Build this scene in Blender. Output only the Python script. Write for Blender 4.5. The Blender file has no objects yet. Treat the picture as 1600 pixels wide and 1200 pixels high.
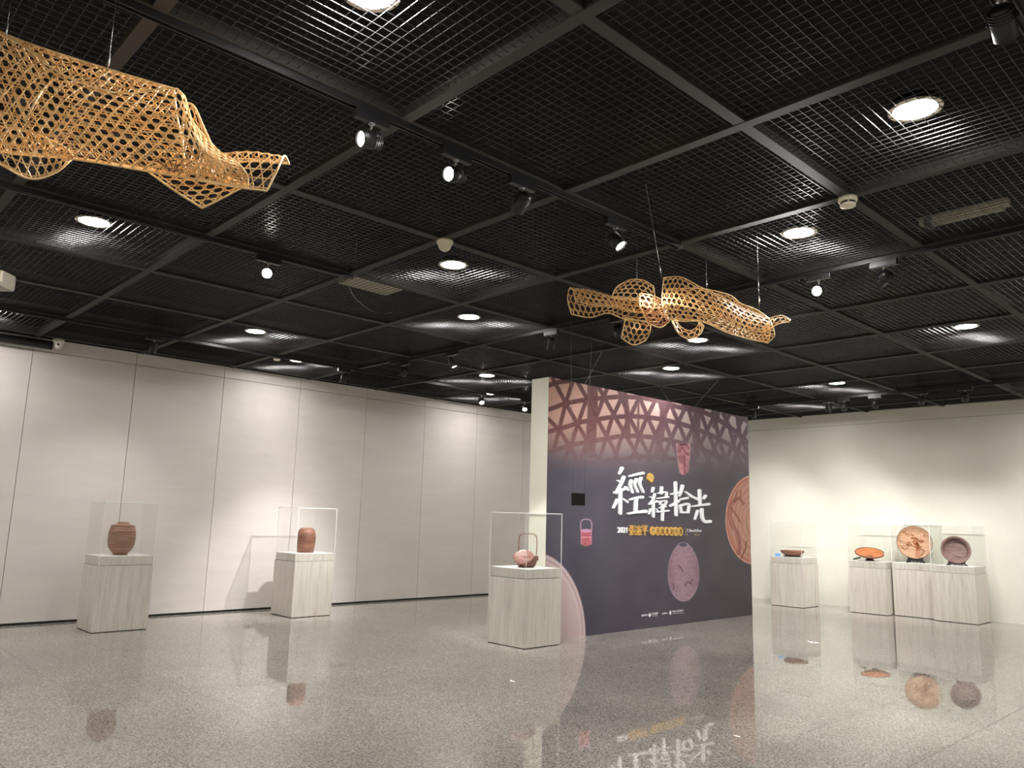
import bpy, bmesh, math, random
import numpy as np
from mathutils import Vector, Matrix

random.seed(7)
rng = np.random.default_rng(7)
SC = bpy.context.scene
COL = SC.collection

# ------------------------------------------------------------------ camera, world, exposure
CAM_H = 1.4
F_PX = 1217.5
CR = np.array([[0.72415, -0.68914, 0.02633], [-0.13499, -0.10407, 0.98536], [0.67631, 0.71710, 0.16860]])
def _cam_axes():
    yaw, pitch, roll = 0.81402, 0.16938, 0.02674
    fwd = np.array([math.cos(yaw)*math.cos(pitch), math.sin(yaw)*math.cos(pitch), math.sin(pitch)])
    right = np.array([math.sin(yaw), -math.cos(yaw), 0.0])
    up = np.cross(right, fwd)
    r = right*math.cos(roll) + up*math.sin(roll)
    u = -right*math.sin(roll) + up*math.cos(roll)
    return np.array([r, u, fwd])
CR = _cam_axes()
cam_data = bpy.data.cameras.new('camera')
cam_data.sensor_width = 36.0
cam_data.lens = 36.0*F_PX/1600.0
cam_data.clip_end = 100
cam = bpy.data.objects.new('camera', cam_data)
COL.objects.link(cam)
mw = Matrix.Identity(4)
for k in range(3):
    mw[k][0] = CR[0][k]; mw[k][1] = CR[1][k]; mw[k][2] = -CR[2][k]
mw[2][3] = CAM_H
cam.matrix_world = mw
SC.camera = cam

world = bpy.data.worlds.new('world'); SC.world = world
world.use_nodes = True
world.node_tree.nodes['Background'].inputs[0].default_value = (0.02, 0.02, 0.022, 1)
world.node_tree.nodes['Background'].inputs[1].default_value = 0.2

SC.view_settings.view_transform = 'Standard'
SC.view_settings.look = 'None'
SC.view_settings.gamma = 1.0
SC.view_settings.use_curve_mapping = False
SC.view_settings.exposure = 0.14

SC.cycles.transparent_max_bounces = 48
DOWN_STRENGTH = 215.0       # recessed downlights
SPOT_W = 260.0             # track spotlights

# ------------------------------------------------------------------ pixel -> place helpers
def ray(x, y):
    return CR.T @ np.array([(x-800)/F_PX, -(y-600)/F_PX, 1.0])
def onz(x, y, z):
    d = ray(x, y); return d*((z-CAM_H)/d[2]) + np.array([0, 0, CAM_H])
def ony(x, y, Y):
    d = ray(x, y); return d*(Y/d[1]) + np.array([0, 0, CAM_H])
def onx(x, y, X):
    d = ray(x, y); return d*(X/d[0]) + np.array([0, 0, CAM_H])
def at_depth(x, y, D):
    return ray(x, y)*D + np.array([0, 0, CAM_H])
def pj(P):
    q = CR @ (np.asarray(P, float) - np.array([0, 0, CAM_H]))
    return np.array([800+F_PX*q[0]/q[2], 600-F_PX*q[1]/q[2]])

# ------------------------------------------------------------------ place dimensions (metres)
HC = 3.42                      # underside of the ceiling beams
PA, PB = 1.2447, 1.2477        # beam pitch along X and Y
OX, OY = 2.1593, 1.9197        # a beam crossing
YL, XR = 10.836, 14.118        # left wall, right wall
XN, YN = -3.9, -3.2            # the two walls behind the viewer
YP = 6.486                     # printed partition face
PX0, PX1, PZ = 6.740, 11.405, 3.097
PT = 0.29                      # partition thickness

# ------------------------------------------------------------------ object helpers
def tag(o, label=None, cat=None, group=None, kind=None):
    if label: o['label'] = label
    if cat: o['category'] = cat
    if group: o['group'] = group
    if kind: o['kind'] = kind
    return o

def empty(name, loc=(0, 0, 0), rz=0.0):
    o = bpy.data.objects.new(name, None)
    o.empty_display_size = 0.05
    o.location = loc; o.rotation_euler = (0, 0, rz)
    COL.objects.link(o)
    return o

def link(name, me, parent=None, loc=None, rot=None):
    o = bpy.data.objects.new(name, me)
    COL.objects.link(o)
    if parent: o.parent = parent
    if loc is not None: o.location = loc
    if rot is not None: o.rotation_euler = rot
    return o

class MB:
    """collects vertices and faces of one mesh"""
    def __init__(s): s.v = []; s.f = []; s.m = []; s.smooth = []
    def add(s, verts, faces, mat=0, smooth=False):
        n = len(s.v); s.v += [tuple(map(float, q)) for q in verts]
        for f in faces:
            s.f.append(tuple(i+n for i in f)); s.m.append(mat); s.smooth.append(smooth)
    def box(s, lo, hi, mat=0):
        x0, y0, z0 = lo; x1, y1, z1 = hi
        s.add([(x0,y0,z0),(x1,y0,z0),(x1,y1,z0),(x0,y1,z0),(x0,y0,z1),(x1,y0,z1),(x1,y1,z1),(x0,y1,z1)],
              [(0,3,2,1),(4,5,6,7),(0,1,5,4),(1,2,6,5),(2,3,7,6),(3,0,4,7)], mat)
    def cbox(s, lo, hi, b=0.004, mat=0):
        """box with chamfered edges"""
        bm = bmesh.new(); bmesh.ops.create_cube(bm, size=1)
        for v in bm.verts:
            v.co = Vector([(lo[k]+hi[k])/2 + v.co[k]*(hi[k]-lo[k]) for k in range(3)])
        bmesh.ops.bevel(bm, geom=list(bm.edges), offset=b, segments=2, affect='EDGES', profile=0.6)
        s.bm(bm, mat)
    def bm(s, bm, mat=0, smooth=False):
        bm.verts.index_update()
        s.add([v.co for v in bm.verts], [[v.index for v in f.verts] for f in bm.faces], mat, smooth); bm.free()
    def lathe(s, prof, seg=48, mat=0, smooth=True, M=None, close=False):
        M = M or Matrix.Identity(4); vs = []
        for r, z in prof:
            for k in range(seg):
                a = 2*math.pi*k/seg; vs.append(M @ Vector((r*math.cos(a), r*math.sin(a), z)))
        fs = []
        for i in range(len(prof)-1):
            for k in range(seg):
                k2 = (k+1) % seg
                fs.append((i*seg+k, i*seg+k2, (i+1)*seg+k2, (i+1)*seg+k))
        if close:
            fs.append(tuple(reversed(range(seg)))); n = (len(prof)-1)*seg; fs.append(tuple(range(n, n+seg)))
        s.add(vs, fs, mat, smooth)
    def cyl(s, p0, p1, r, seg=16, mat=0, r1=None, smooth=True):
        p0 = Vector(p0); p1 = Vector(p1); d = p1-p0; L = d.length
        q = Vector((0, 0, 1)).rotation_difference(d.normalized()).to_matrix().to_4x4()
        M = Matrix.Translation(p0) @ q
        s.lathe([(r, 0), (r if r1 is None else r1, L)], seg, mat, smooth, M, close=True)
    def tube(s, pts, r, seg=6, mat=0, closed=False, smooth=True):
        pts = [Vector(p) for p in pts]; n = len(pts); vs = []; ref = Vector((0.31, 0.17, 0.93))
        for i, p in enumerate(pts):
            a = pts[(i-1) % n] if (closed or i > 0) else p
            b = pts[(i+1) % n] if (closed or i < n-1) else p
            t = (b-a); t = t.normalized() if t.length > 1e-9 else Vector((0, 0, 1))
            u = t.cross(ref)
            if u.length < 1e-3: u = t.cross(Vector((1, 0, 0)))
            u.normalize(); w = t.cross(u)
            rr = r[i] if isinstance(r, (list, tuple)) else r
            for k in range(seg):
                an = 2*math.pi*k/seg; vs.append(p + u*(rr*math.cos(an)) + w*(rr*math.sin(an)))
        fs = []
        for i in range(n if closed else n-1):
            j = (i+1) % n
            for k in range(seg):
                k2 = (k+1) % seg; fs.append((i*seg+k, i*seg+k2, j*seg+k2, j*seg+k))
        if not closed:
            fs.append(tuple(reversed(range(seg)))); fs.append(tuple(range((n-1)*seg, n*seg)))
        s.add(vs, fs, mat, smooth)
    def mesh(s, name, mats):
        me = bpy.data.meshes.new(name); me.from_pydata(s.v, [], s.f)
        for m in (mats if isinstance(mats, (list, tuple)) else [mats]): me.materials.append(m)
        me.polygons.foreach_set('material_index', s.m)
        me.polygons.foreach_set('use_smooth', s.smooth)
        me.update()
        return me
    def build(s, name, mats, parent=None, loc=None, rot=None):
        return link(name, s.mesh(name, mats), parent, loc, rot)

# ------------------------------------------------------------------ materials
def srgb(r, g, b):
    def c(v):
        v /= 255.0
        return v/12.92 if v <= 0.04045 else ((v+0.055)/1.055)**2.4
    return (c(r), c(g), c(b), 1.0)

def mat(name, col=(0.8, 0.8, 0.8, 1), rough=0.5, metal=0.0, spec=0.5):
    m = bpy.data.materials.new(name); m.use_nodes = True
    b = m.node_tree.nodes['Principled BSDF']
    b.inputs['Base Color'].default_value = col; b.inputs['Roughness'].default_value = rough
    b.inputs['Metallic'].default_value = metal; b.inputs['Specular IOR Level'].default_value = spec
    return m
def nodes(m): return m.node_tree.nodes, m.node_tree.links, m.node_tree.nodes['Principled BSDF']
def noise(n, l, vec, scale, detail=3, rough=0.5, dist=0.0):
    t = n.new('ShaderNodeTexNoise'); t.inputs['Scale'].default_value = scale
    t.inputs['Detail'].default_value = detail; t.inputs['Roughness'].default_value = rough
    t.inputs['Distortion'].default_value = dist
    l.new(vec, t.inputs['Vector']); return t
def mapping(n, l, src, scale):
    mp = n.new('ShaderNodeMapping'); mp.inputs['Scale'].default_value = scale
    l.new(src, mp.inputs['Vector']); return mp.outputs[0]
def ramp(n, l, fac, stops):
    r = n.new('ShaderNodeValToRGB'); l.new(fac, r.inputs[0]); e = r.color_ramp.elements
    while len(e) < len(stops): e.new(0.5)
    for k, (p, c) in enumerate(stops): e[k].position = p; e[k].color = c
    return r.outputs[0]
def mixc(n, l, fac, a, b, mode='MIX'):
    x = n.new('ShaderNodeMix'); x.data_type = 'RGBA'; x.blend_type = mode
    if isinstance(fac, float): x.inputs[0].default_value = fac
    else: l.new(fac, x.inputs[0])
    for sock, v in ((x.inputs[6], a), (x.inputs[7], b)):
        if isinstance(v, tuple): sock.default_value = v
        else: l.new(v, sock)
    return x.outputs[2]
def bump(n, l, b, h, strength, dist):
    bp = n.new('ShaderNodeBump'); bp.inputs['Strength'].default_value = strength
    bp.inputs['Distance'].default_value = dist; l.new(h, bp.inputs['Height']); l.new(bp.outputs[0], b.inputs['Normal'])

MT = {}
def granite():
    m = mat('polished_granite', rough=0.05, spec=0.75); n, l, b = nodes(m)
    g = n.new('ShaderNodeNewGeometry'); P = g.outputs['Position']
    v = n.new('ShaderNodeTexVoronoi'); v.inputs['Scale'].default_value = 115; l.new(P, v.inputs['Vector'])
    sep = n.new('ShaderNodeSeparateColor'); l.new(v.outputs['Color'], sep.inputs[0])
    grain = ramp(n, l, sep.outputs[0], [(0.0, srgb(72, 67, 62)), (0.28, srgb(140, 134, 126)), (0.6, srgb(186, 180, 171)), (1.0, srgb(232, 227, 219))])
    n2 = noise(n, l, P, 60, 4, 0.7)
    fine = ramp(n, l, n2.outputs[0], [(0.38, srgb(104, 98, 91)), (0.58, srgb(206, 200, 192))])
    c = mixc(n, l, 0.4, grain, fine)
    n3 = noise(n, l, P, 0.9, 3, 0.55)
    big = ramp(n, l, n3.outputs[0], [(0.3, (0.70, 0.70, 0.70, 1)), (0.7, (0.90, 0.89, 0.875, 1))])
    c = mixc(n, l, 1.0, c, big, 'MULTIPLY')
    oi = n.new('ShaderNodeObjectInfo')
    tv = ramp(n, l, oi.outputs['Random'], [(0.0, (0.94, 0.94, 0.94, 1)), (1.0, (1.04, 1.04, 1.03, 1))])
    c = mixc(n, l, 1.0, c, tv, 'MULTIPLY')
    l.new(c, b.inputs['Base Color'])
    rr = ramp(n, l, n2.outputs[0], [(0.3, (0.012, 0.012, 0.012, 1)), (0.75, (0.035, 0.035, 0.035, 1))])
    l.new(rr, b.inputs['Roughness'])
    return m
def pale_wood(name, a, c2, dark):
    m = mat(name, rough=0.45, spec=0.4); n, l, b = nodes(m)
    tc = n.new('ShaderNodeTexCoord'); oi = n.new('ShaderNodeObjectInfo')
    add = n.new('ShaderNodeVectorMath'); add.operation = 'ADD'
    sc = n.new('ShaderNodeVectorMath'); sc.operation = 'SCALE'; sc.inputs[3].default_value = 9.0
    cv = n.new('ShaderNodeCombineXYZ'); l.new(oi.outputs['Random'], cv.inputs[0]); l.new(oi.outputs['Random'], cv.inputs[1])
    l.new(cv.outputs[0], sc.inputs[0]); l.new(tc.outputs['Object'], add.inputs[0]); l.new(sc.outputs[0], add.inputs[1])
    s = mapping(n, l, add.outputs[0], (26, 26, 1.7))
    n1 = noise(n, l, s, 1.0, 5, 0.62, 0.4)
    c = ramp(n, l, n1.outputs[0], [(0.26, dark), (0.44, a), (0.66, c2)])
    s2 = mapping(n, l, add.outputs[0], (9, 9, 1.1))
    n2 = noise(n, l, s2, 1.0, 3, 0.5, 1.2)
    kn = ramp(n, l, n2.outputs[0], [(0.28, (0.88, 0.87, 0.86, 1)), (0.40, (1, 1, 1, 1))])
    c = mixc(n, l, 1.0, c, kn, 'MULTIPLY')
    l.new(c, b.inputs['Base Color'])
    bump(n, l, b, n1.outputs[0], 0.12, 0.002)
    return m
def wall_panel_mat():
    m = mat('vinyl_wall_panel', rough=0.42, spec=0.35); n, l, b = nodes(m)
    g = n.new('ShaderNodeNewGeometry'); P = g.outputs['Position']; oi = n.new('ShaderNodeObjectInfo')
    s = mapping(n, l, P, (1.2, 1.0, 5.5))
    n1 = noise(n, l, s, 1.0, 4, 0.6, 0.3)
    c = ramp(n, l, n1.outputs[0], [(0.3, srgb(214, 207, 204)), (0.7, srgb(221, 214, 211))])
    tv = ramp(n, l, oi.outputs['Random'], [(0.0, (0.95, 0.95, 0.95, 1)), (1.0, (1.02, 1.02, 1.02, 1))])
    c = mixc(n, l, 1.0, c, tv, 'MULTIPLY')
    s2 = mapping(n, l, P, (300, 300, 300)); n2 = noise(n, l, s2, 1.0, 2, 0.5)
    l.new(c, b.inputs['Base Color']); bump(n, l, b, n2.outputs[0], 0.05, 0.001)
    return m
def plaster(name, c0, c1, rough=0.6):
    m = mat(name, rough=rough, spec=0.3); n, l, b = nodes(m)
    g = n.new('ShaderNodeNewGeometry')
    n1 = noise(n, l, g.outputs['Position'], 1.4, 4, 0.55)
    l.new(ramp(n, l, n1.outputs[0], [(0.3, c0), (0.7, c1)]), b.inputs['Base Color'])
    n2 = noise(n, l, g.outputs['Position'], 130, 2, 0.5); bump(n, l, b, n2.outputs[0], 0.05, 0.001)
    return m
def bamboo(name, a, c2, dark):
    m = mat(name, rough=0.42, spec=0.45); n, l, b = nodes(m)
    tc = n.new('ShaderNodeTexCoord')
    n1 = noise(n, l, tc.outputs['Object'], 22, 4, 0.6)
    c = ramp(n, l, n1.outputs[0], [(0.28, dark), (0.48, a), (0.72, c2)])
    l.new(c, b.inputs['Base Color'])
    n2 = noise(n, l, tc.outputs['Object'], 400, 2, 0.5); bump(n, l, b, n2.outputs[0], 0.1, 0.0005)
    return m
def woven(name, a, c2, dark, rough=0.45, hz=160.0, around=60.0):
    """basketry: fine courses with vertical stakes"""
    m = mat(name, rough=rough, spec=0.4); n, l, b = nodes(m)
    tc = n.new('ShaderNodeTexCoord'); O = tc.outputs['Object']
    sep = n.new('ShaderNodeSeparateXYZ'); l.new(O, sep.inputs[0])
    at = n.new('ShaderNodeMath'); at.operation = 'ARCTAN2'; l.new(sep.outputs[1], at.inputs[0]); l.new(sep.outputs[0], at.inputs[1])
    ms = n.new('ShaderNodeMath'); ms.operation = 'MULTIPLY'; ms.inputs[1].default_value = around; l.new(at.outputs[0], ms.inputs[0])
    mz = n.new('ShaderNodeMath'); mz.operation = 'MULTIPLY'; mz.inputs[1].default_value = hz*6.283; l.new(sep.outputs[2], mz.inputs[0])
    s1 = n.new('ShaderNodeMath'); s1.operation = 'SINE'; l.new(ms.outputs[0], s1.inputs[0])
    s2 = n.new('ShaderNodeMath'); s2.operation = 'SINE'; l.new(mz.outputs[0], s2.inputs[0])
    pr = n.new('ShaderNodeMath'); pr.operation = 'MULTIPLY'; l.new(s1.outputs[0], pr.inputs[0]); l.new(s2.outputs[0], pr.inputs[1])
    s = mapping(n, l, O, (6, 6, 55)); n1 = noise(n, l, s, 1.0, 3, 0.6)
    c = ramp(n, l, n1.outputs[0], [(0.3, dark), (0.48, a), (0.7, c2)])
    ma = n.new('ShaderNodeMath'); ma.operation = 'MULTIPLY_ADD'; ma.inputs[1].default_value = 0.10; ma.inputs[2].default_value = 0.92
    l.new(pr.outputs[0], ma.inputs[0])
    cm = n.new('ShaderNodeCombineColor')
    for k in range(3): l.new(ma.outputs[0], cm.inputs[k])
    c = mixc(n, l, 1.0, c, cm.outputs[0], 'MULTIPLY')
    l.new(c, b.inputs['Base Color']); bump(n, l, b, pr.outputs[0], 0.35, 0.0015)
    return m
def acrylic(name, tint=(0.993, 0.996, 0.993, 1), base=0.016, gain=0.5):
    m = bpy.data.materials.new(name); m.use_nodes = True; n = m.node_tree.nodes; l = m.node_tree.links
    n.remove(n['Principled BSDF'])
    t = n.new('ShaderNodeBsdfTransparent'); t.inputs[0].default_value = tint
    g = n.new('ShaderNodeBsdfGlossy'); g.inputs['Roughness'].default_value = 0.0
    lw = n.new('ShaderNodeLayerWeight'); lw.inputs[0].default_value = 0.5
    pw_ = n.new('ShaderNodeMath'); pw_.operation = 'POWER'; pw_.inputs[1].default_value = 5.0; l.new(lw.outputs['Facing'], pw_.inputs[0])
    mu = n.new('ShaderNodeMath'); mu.operation = 'MULTIPLY_ADD'; mu.inputs[1].default_value = gain; mu.inputs[2].default_value = base; l.new(pw_.outputs[0], mu.inputs[0])
    mx = n.new('ShaderNodeMixShader'); l.new(mu.outputs[0], mx.inputs[0]); l.new(t.outputs[0], mx.inputs[1]); l.new(g.outputs[0], mx.inputs[2])
    l.new(mx.outputs[0], n['Material Output'].inputs[0])
    return m
def acrylic_edge(name):
    m = bpy.data.materials.new(name); m.use_nodes = True; n = m.node_tree.nodes; l = m.node_tree.links
    b = n['Principled BSDF']; b.inputs['Base Color'].default_value = (0.86, 0.87, 0.84, 1); b.inputs['Roughness'].default_value = 0.3
    t = n.new('ShaderNodeBsdfTransparent'); mx = n.new('ShaderNodeMixShader'); mx.inputs[0].default_value = 0.85
    l.new(t.outputs[0], mx.inputs[1]); l.new(b.outputs[0], mx.inputs[2]); l.new(mx.outputs[0], n['Material Output'].inputs[0])
    return m
def emit(name, col, s):
    m = bpy.data.materials.new(name); m.use_nodes = True; n = m.node_tree.nodes; l = m.node_tree.links
    n.remove(n['Principled BSDF']); e = n.new('ShaderNodeEmission'); e.inputs[0].default_value = col; e.inputs[1].default_value = s
    l.new(e.outputs[0], n['Material Output'].inputs[0]); return m
def attr_mat(name, rough=0.5):
    m = mat(name, rough=rough, spec=0.3); n, l, b = nodes(m)
    a = n.new('ShaderNodeAttribute'); a.attribute_name = 'Col'; l.new(a.outputs['Color'], b.inputs['Base Color']); return m

MT['granite'] = granite()
MT['grout'] = mat('dark_grout', srgb(122, 116, 108), 0.6)
MT['panel'] = wall_panel_mat()
MT['wall'] = plaster('white_wall_paint', srgb(222, 221, 209), srgb(229, 228, 217))
MT['partition'] = plaster('cream_partition_paint', srgb(224, 223, 208), srgb(230, 229, 215))
MT['dark_wall'] = mat('dark_backing', srgb(70, 66, 62), 0.6)
MT['void'] = plaster('black_painted_slab', srgb(13, 13, 14), srgb(20, 19, 21), 0.8)
MT['beam'] = mat('charcoal_beam_metal', srgb(66, 64, 62), 0.7, 0.0, 0.2)
MT['mesh'] = mat('black_grating_metal', srgb(50, 49, 51), 0.26, 0.0, 0.42)
MT['black'] = mat('black_plastic', srgb(26, 26, 29), 0.42)
MT['track'] = mat('black_track_metal', srgb(38, 38, 41), 0.35)
MT['silver'] = mat('grey_metal', srgb(150, 150, 150), 0.35, 0.6)
MT['cream'] = mat('cream_plastic', srgb(226, 219, 196), 0.4)
MT['white_plastic'] = mat('white_plastic', srgb(228, 226, 218), 0.4)
MT['spotlit_white'] = mat('spotlit_white', srgb(236, 234, 230), 0.5)
MT['ped'] = pale_wood('whitewashed_wood', srgb(208, 202, 193), srgb(219, 214, 206), srgb(192, 185, 175))
MT['reveal'] = mat('dark_shadow_gap', srgb(48, 44, 40), 0.7)
MT['acrylic'] = acrylic('clear_acrylic')
MT['edge'] = acrylic_edge('acrylic_polished_edge')
MT['bamboo'] = bamboo('golden_bamboo', srgb(216, 172, 112), srgb(234, 200, 146), srgb(180, 128, 72))
MT['bamboo_red'] = bamboo('russet_bamboo', srgb(212, 140, 96), srgb(230, 178, 132), srgb(172, 94, 58))
MT['bamboo_rim'] = bamboo('pale_bamboo_rim', srgb(226, 192, 138), srgb(240, 214, 168), srgb(196, 154, 98))
MT['wire'] = mat('steel_wire', srgb(150, 150, 150), 0.3, 0.9)
MT['down'] = emit('downlight_lens', (1.0, 0.965, 0.92, 1), DOWN_STRENGTH)
MT['lens'] = emit('spot_lens_lit', (1.0, 0.93, 0.84, 1), 60.0)
MT['lens_off'] = mat('spot_lens_dark', srgb(60, 60, 64), 0.15)
MT['trimring'] = mat('white_trim_ring', srgb(200, 190, 170), 0.4)
MT['letter'] = mat('white_foam_letter', srgb(238, 239, 243), 0.5)
MT['gold'] = mat('gold_letter', srgb(216, 172, 92), 0.45)
MT['ink'] = mat('dark_ink', srgb(96, 70, 36), 0.6)
MT['print_white'] = mat('white_print', srgb(226, 226, 230), 0.6)
MT['print_gold'] = mat('gold_print', srgb(196, 168, 96), 0.6)
MT['print'] = attr_mat('printed_mural', 0.55)

# ------------------------------------------------------------------ floor: granite tiles with fine joints
TS = 0.758; TY0 = 2.135*0.9032; TX0 = 2.10*0.9032
fl = MB(); fl.box((XN-0.1, YN-0.1, -0.12), (XR+0.1, YL+0.1, -0.010))
floor = tag(fl.build('floor', MT['grout']), 'polished speckled grey granite tile floor of the gallery', 'floor', kind='structure')
J = 0.0011
def tile_mesh(w, d):
    t = MB(); t.v = []
    b = 0.0008
    t.add([(J, J, -0.0098), (w-J, J, -0.0098), (w-J, d-J, -0.0098), (J, d-J, -0.0098),
           (J, J, -b), (w-J, J, -b), (w-J, d-J, -b), (J, d-J, -b),
           (J+b, J+b, 0), (w-J-b, J+b, 0), (w-J-b, d-J-b, 0), (J+b, d-J-b, 0)],
          [(0,1,5,4),(1,2,6,5),(2,3,7,6),(3,0,4,7),(4,5,9,8),(5,6,10,9),(6,7,11,10),(7,4,8,11),(8,9,10,11)])
    return t
def cuts(o, lo, hi, s):
    k = math.ceil((lo-o)/s); e = [lo]
    while o+k*s < hi-0.02:
        if o+k*s > lo+0.02: e.append(o+k*s)
        k += 1
    return e+[hi]
tcache = {}; rest = MB(); in_view = []
ex = cuts(TX0, XN, XR, TS); ey = cuts(TY0, YN, YL, TS)
for i in range(len(ex)-1):
    for j in range(len(ey)-1):
        x0, x1, y0, y1 = ex[i], ex[i+1], ey[j], ey[j+1]
        seen = False
        for gx in np.linspace(x0, x1, 4):
            for gy in np.linspace(y0, y1, 4):
                q = CR @ np.array([gx, gy, -CAM_H])
                if q[2] > 0.5:
                    u = 800+F_PX*q[0]/q[2]; v = 600-F_PX*q[1]/q[2]
                    if -5 < u < 1605 and v < 1205: seen = True
        in_view.append((x0, y0, x1-x0, y1-y0, seen))
cand = sorted([t for t in in_view if t[4]], key=lambda t: math.hypot(t[0], t[1]))
for t in cand[300:] + [t for t in in_view if not t[4]]:
    tm = tile_mesh(t[2], t[3]); rest.add([(a+t[0], b+t[1], c) for a, b, c in tm.v], tm.f)
for t in cand[:300]:
    key = (round(t[2], 3), round(t[3], 3))
    if key not in tcache: tcache[key] = tile_mesh(t[2], t[3]).mesh('floor_tile', MT['granite'])
    link('floor_tile', tcache[key], floor, (t[0], t[1], 0))
ro = rest.build('outlying_floor_tiles', MT['granite'], floor); ro['kind'] = 'stuff'

# ------------------------------------------------------------------ walls
wl = MB(); wl.box((XN-0.1, YL+0.035, -0.12), (XR+0.1, YL+0.15, 4.1))
wall_left = tag(wl.build('wall_left', MT['dark_wall']), 'wall of pale movable partition panels with thin dark seams', 'wall', kind='structure')
SX0, SP = 2.157, 1.2018
pm = {}
k = -6
while SX0+k*SP < XR:
    a, b = max(SX0+k*SP, XN), min(SX0+(k+1)*SP, XR)
    if b-a > 0.05:
        key = round(b-a, 3)
        if key not in pm:
            q = MB(); q.cbox((0.003, 0, 0.028), (b-a-0.003, 0.03, 3.262), 0.0015)
            q.cbox((0.003, 0, 3.268), (b-a-0.003, 0.03, HC+0.06), 0.0015)
            pm[key] = q.mesh('wall_panel', MT['panel'])
        link('wall_panel', pm[key], wall_left, (a, YL, 0))
    k += 1
q = MB(); q.box((XN, YL+0.012, 0.0), (XR, YL+0.034, 0.027)); q.build('bottom_seal', MT['reveal'], wall_left)
q = MB(); q.box((XN, YL-0.012, HC+0.005), (XR, YL+0.034, HC+0.05)); q.build('head_track', MT['track'], wall_left)

wr = MB(); wr.box((XR, YN-0.1, -0.12), (XR+0.12, YL+0.1, HC+0.03))
wall_right = tag(wr.build('wall_right', MT['wall']), 'plain off-white painted wall behind the plate pedestals', 'wall', kind='structure')
q = MB(); q.box((XR-0.006, YN, 3.215), (XR, YL, 3.222)); q.build('shadow_line_strip', mat('shadow_line_grey', srgb(168, 166, 155), 0.5), wall_right)  # thin grey strip imitating a shadow line across the wall
wb = MB(); wb.box((XN-0.12, YN-0.1, -0.12), (XN, YL+0.1, HC+0.03))
tag(wb.build('wall_back', MT['wall']), 'plain off-white wall behind the viewer', 'wall', kind='structure')
wn = MB(); wn.box((XN-0.1, YN-0.12, -0.12), (XR+0.1, YN, HC+0.03))
tag(wn.build('wall_near', MT['wall']), 'plain off-white wall opposite the movable panels', 'wall', kind='structure')

# ------------------------------------------------------------------ ceiling: slab, beams, grating panels
sl = MB(); sl.box((XN-0.1, YN-0.1, 4.02), (XR+0.1, YL+0.1, 4.12))
ceiling = tag(sl.build('ceiling', MT['void']), 'black ceiling of open metal grating panels in a grid of charcoal beams', 'ceiling', kind='structure')
for lo_, hi_ in (((XR, YN-0.1, HC+0.03), (XR+0.12, YL+0.1, 4.1)), ((XN-0.12, YN-0.1, HC+0.03), (XN, YL+0.1, 4.1)), ((XN-0.1, YN-0.12, HC+0.03), (XR+0.1, YN, 4.1)), ((XN-0.1, YL+0.02, HC+0.062), (XR+0.1, YL+0.034, 4.1))):
    q = MB(); q.box(lo_, hi_); q.build('plenum_side', MT['void'], ceiling)
BW = 0.062
II = [i for i in range(-8, 14) if XN+0.05 < OX+i*PA < XR-0.05]
JJ = [j for j in range(-8, 14) if YN+0.05 < OY+j*PB < YL-0.05]
for j in JJ:
    q = MB(); y = OY+j*PB; q.box((XN, y-BW/2, HC), (XR, y+BW/2, HC+0.012)); q.box((XN, y-0.012, HC+0.012), (XR, y+0.012, HC+0.10))
    q.build('ceiling_beam', MT['beam'], ceiling)
for i in II:
    q = MB(); x = OX+i*PA; q.box((x-BW/2, YN, HC-0.001), (x+BW/2, YL, HC+0.012)); q.box((x-0.012, YN, HC+0.012), (x+0.012, YL, HC+0.10))
    q.build('ceiling_beam', MT['beam'], ceiling)
GP = 0.0499; GT = 0.0031; GZ = HC+0.0135
gcache = {}
def grating(w, d):
    """welded wire panel: one layer of bars along X, one along Y resting on it"""
    key = (round(w, 3), round(d, 3))
    if key in gcache: return gcache[key]
    g = MB(); e = 0.014
    nx = max(1, round((w-2*e)/GP)); ny = max(1, round((d-2*e)/GP))
    for k in range(nx+1):
        x = e+(w-2*e)*k/nx; g.box((x-GT/2, e, GZ+GT), (x+GT/2, d-e, GZ+2*GT))
    for k in range(ny+1):
        y = e+(d-2*e)*k/ny; g.box((e, y-GT/2, GZ), (w-e, y+GT/2, GZ+GT*1.02))
    gcache[key] = g.mesh('grating_panel', MT['mesh']); return gcache[key]
bx = [XN]+[OX+i*PA for i in II]+[XR]; by = [YN]+[OY+j*PB for j in JJ]+[YL]
for i in range(len(bx)-1):
    for j in range(len(by)-1):
        link('grating_panel', grating(bx[i+1]-bx[i], by[j+1]-by[j]), ceiling, (bx[i], by[j], 0))

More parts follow.
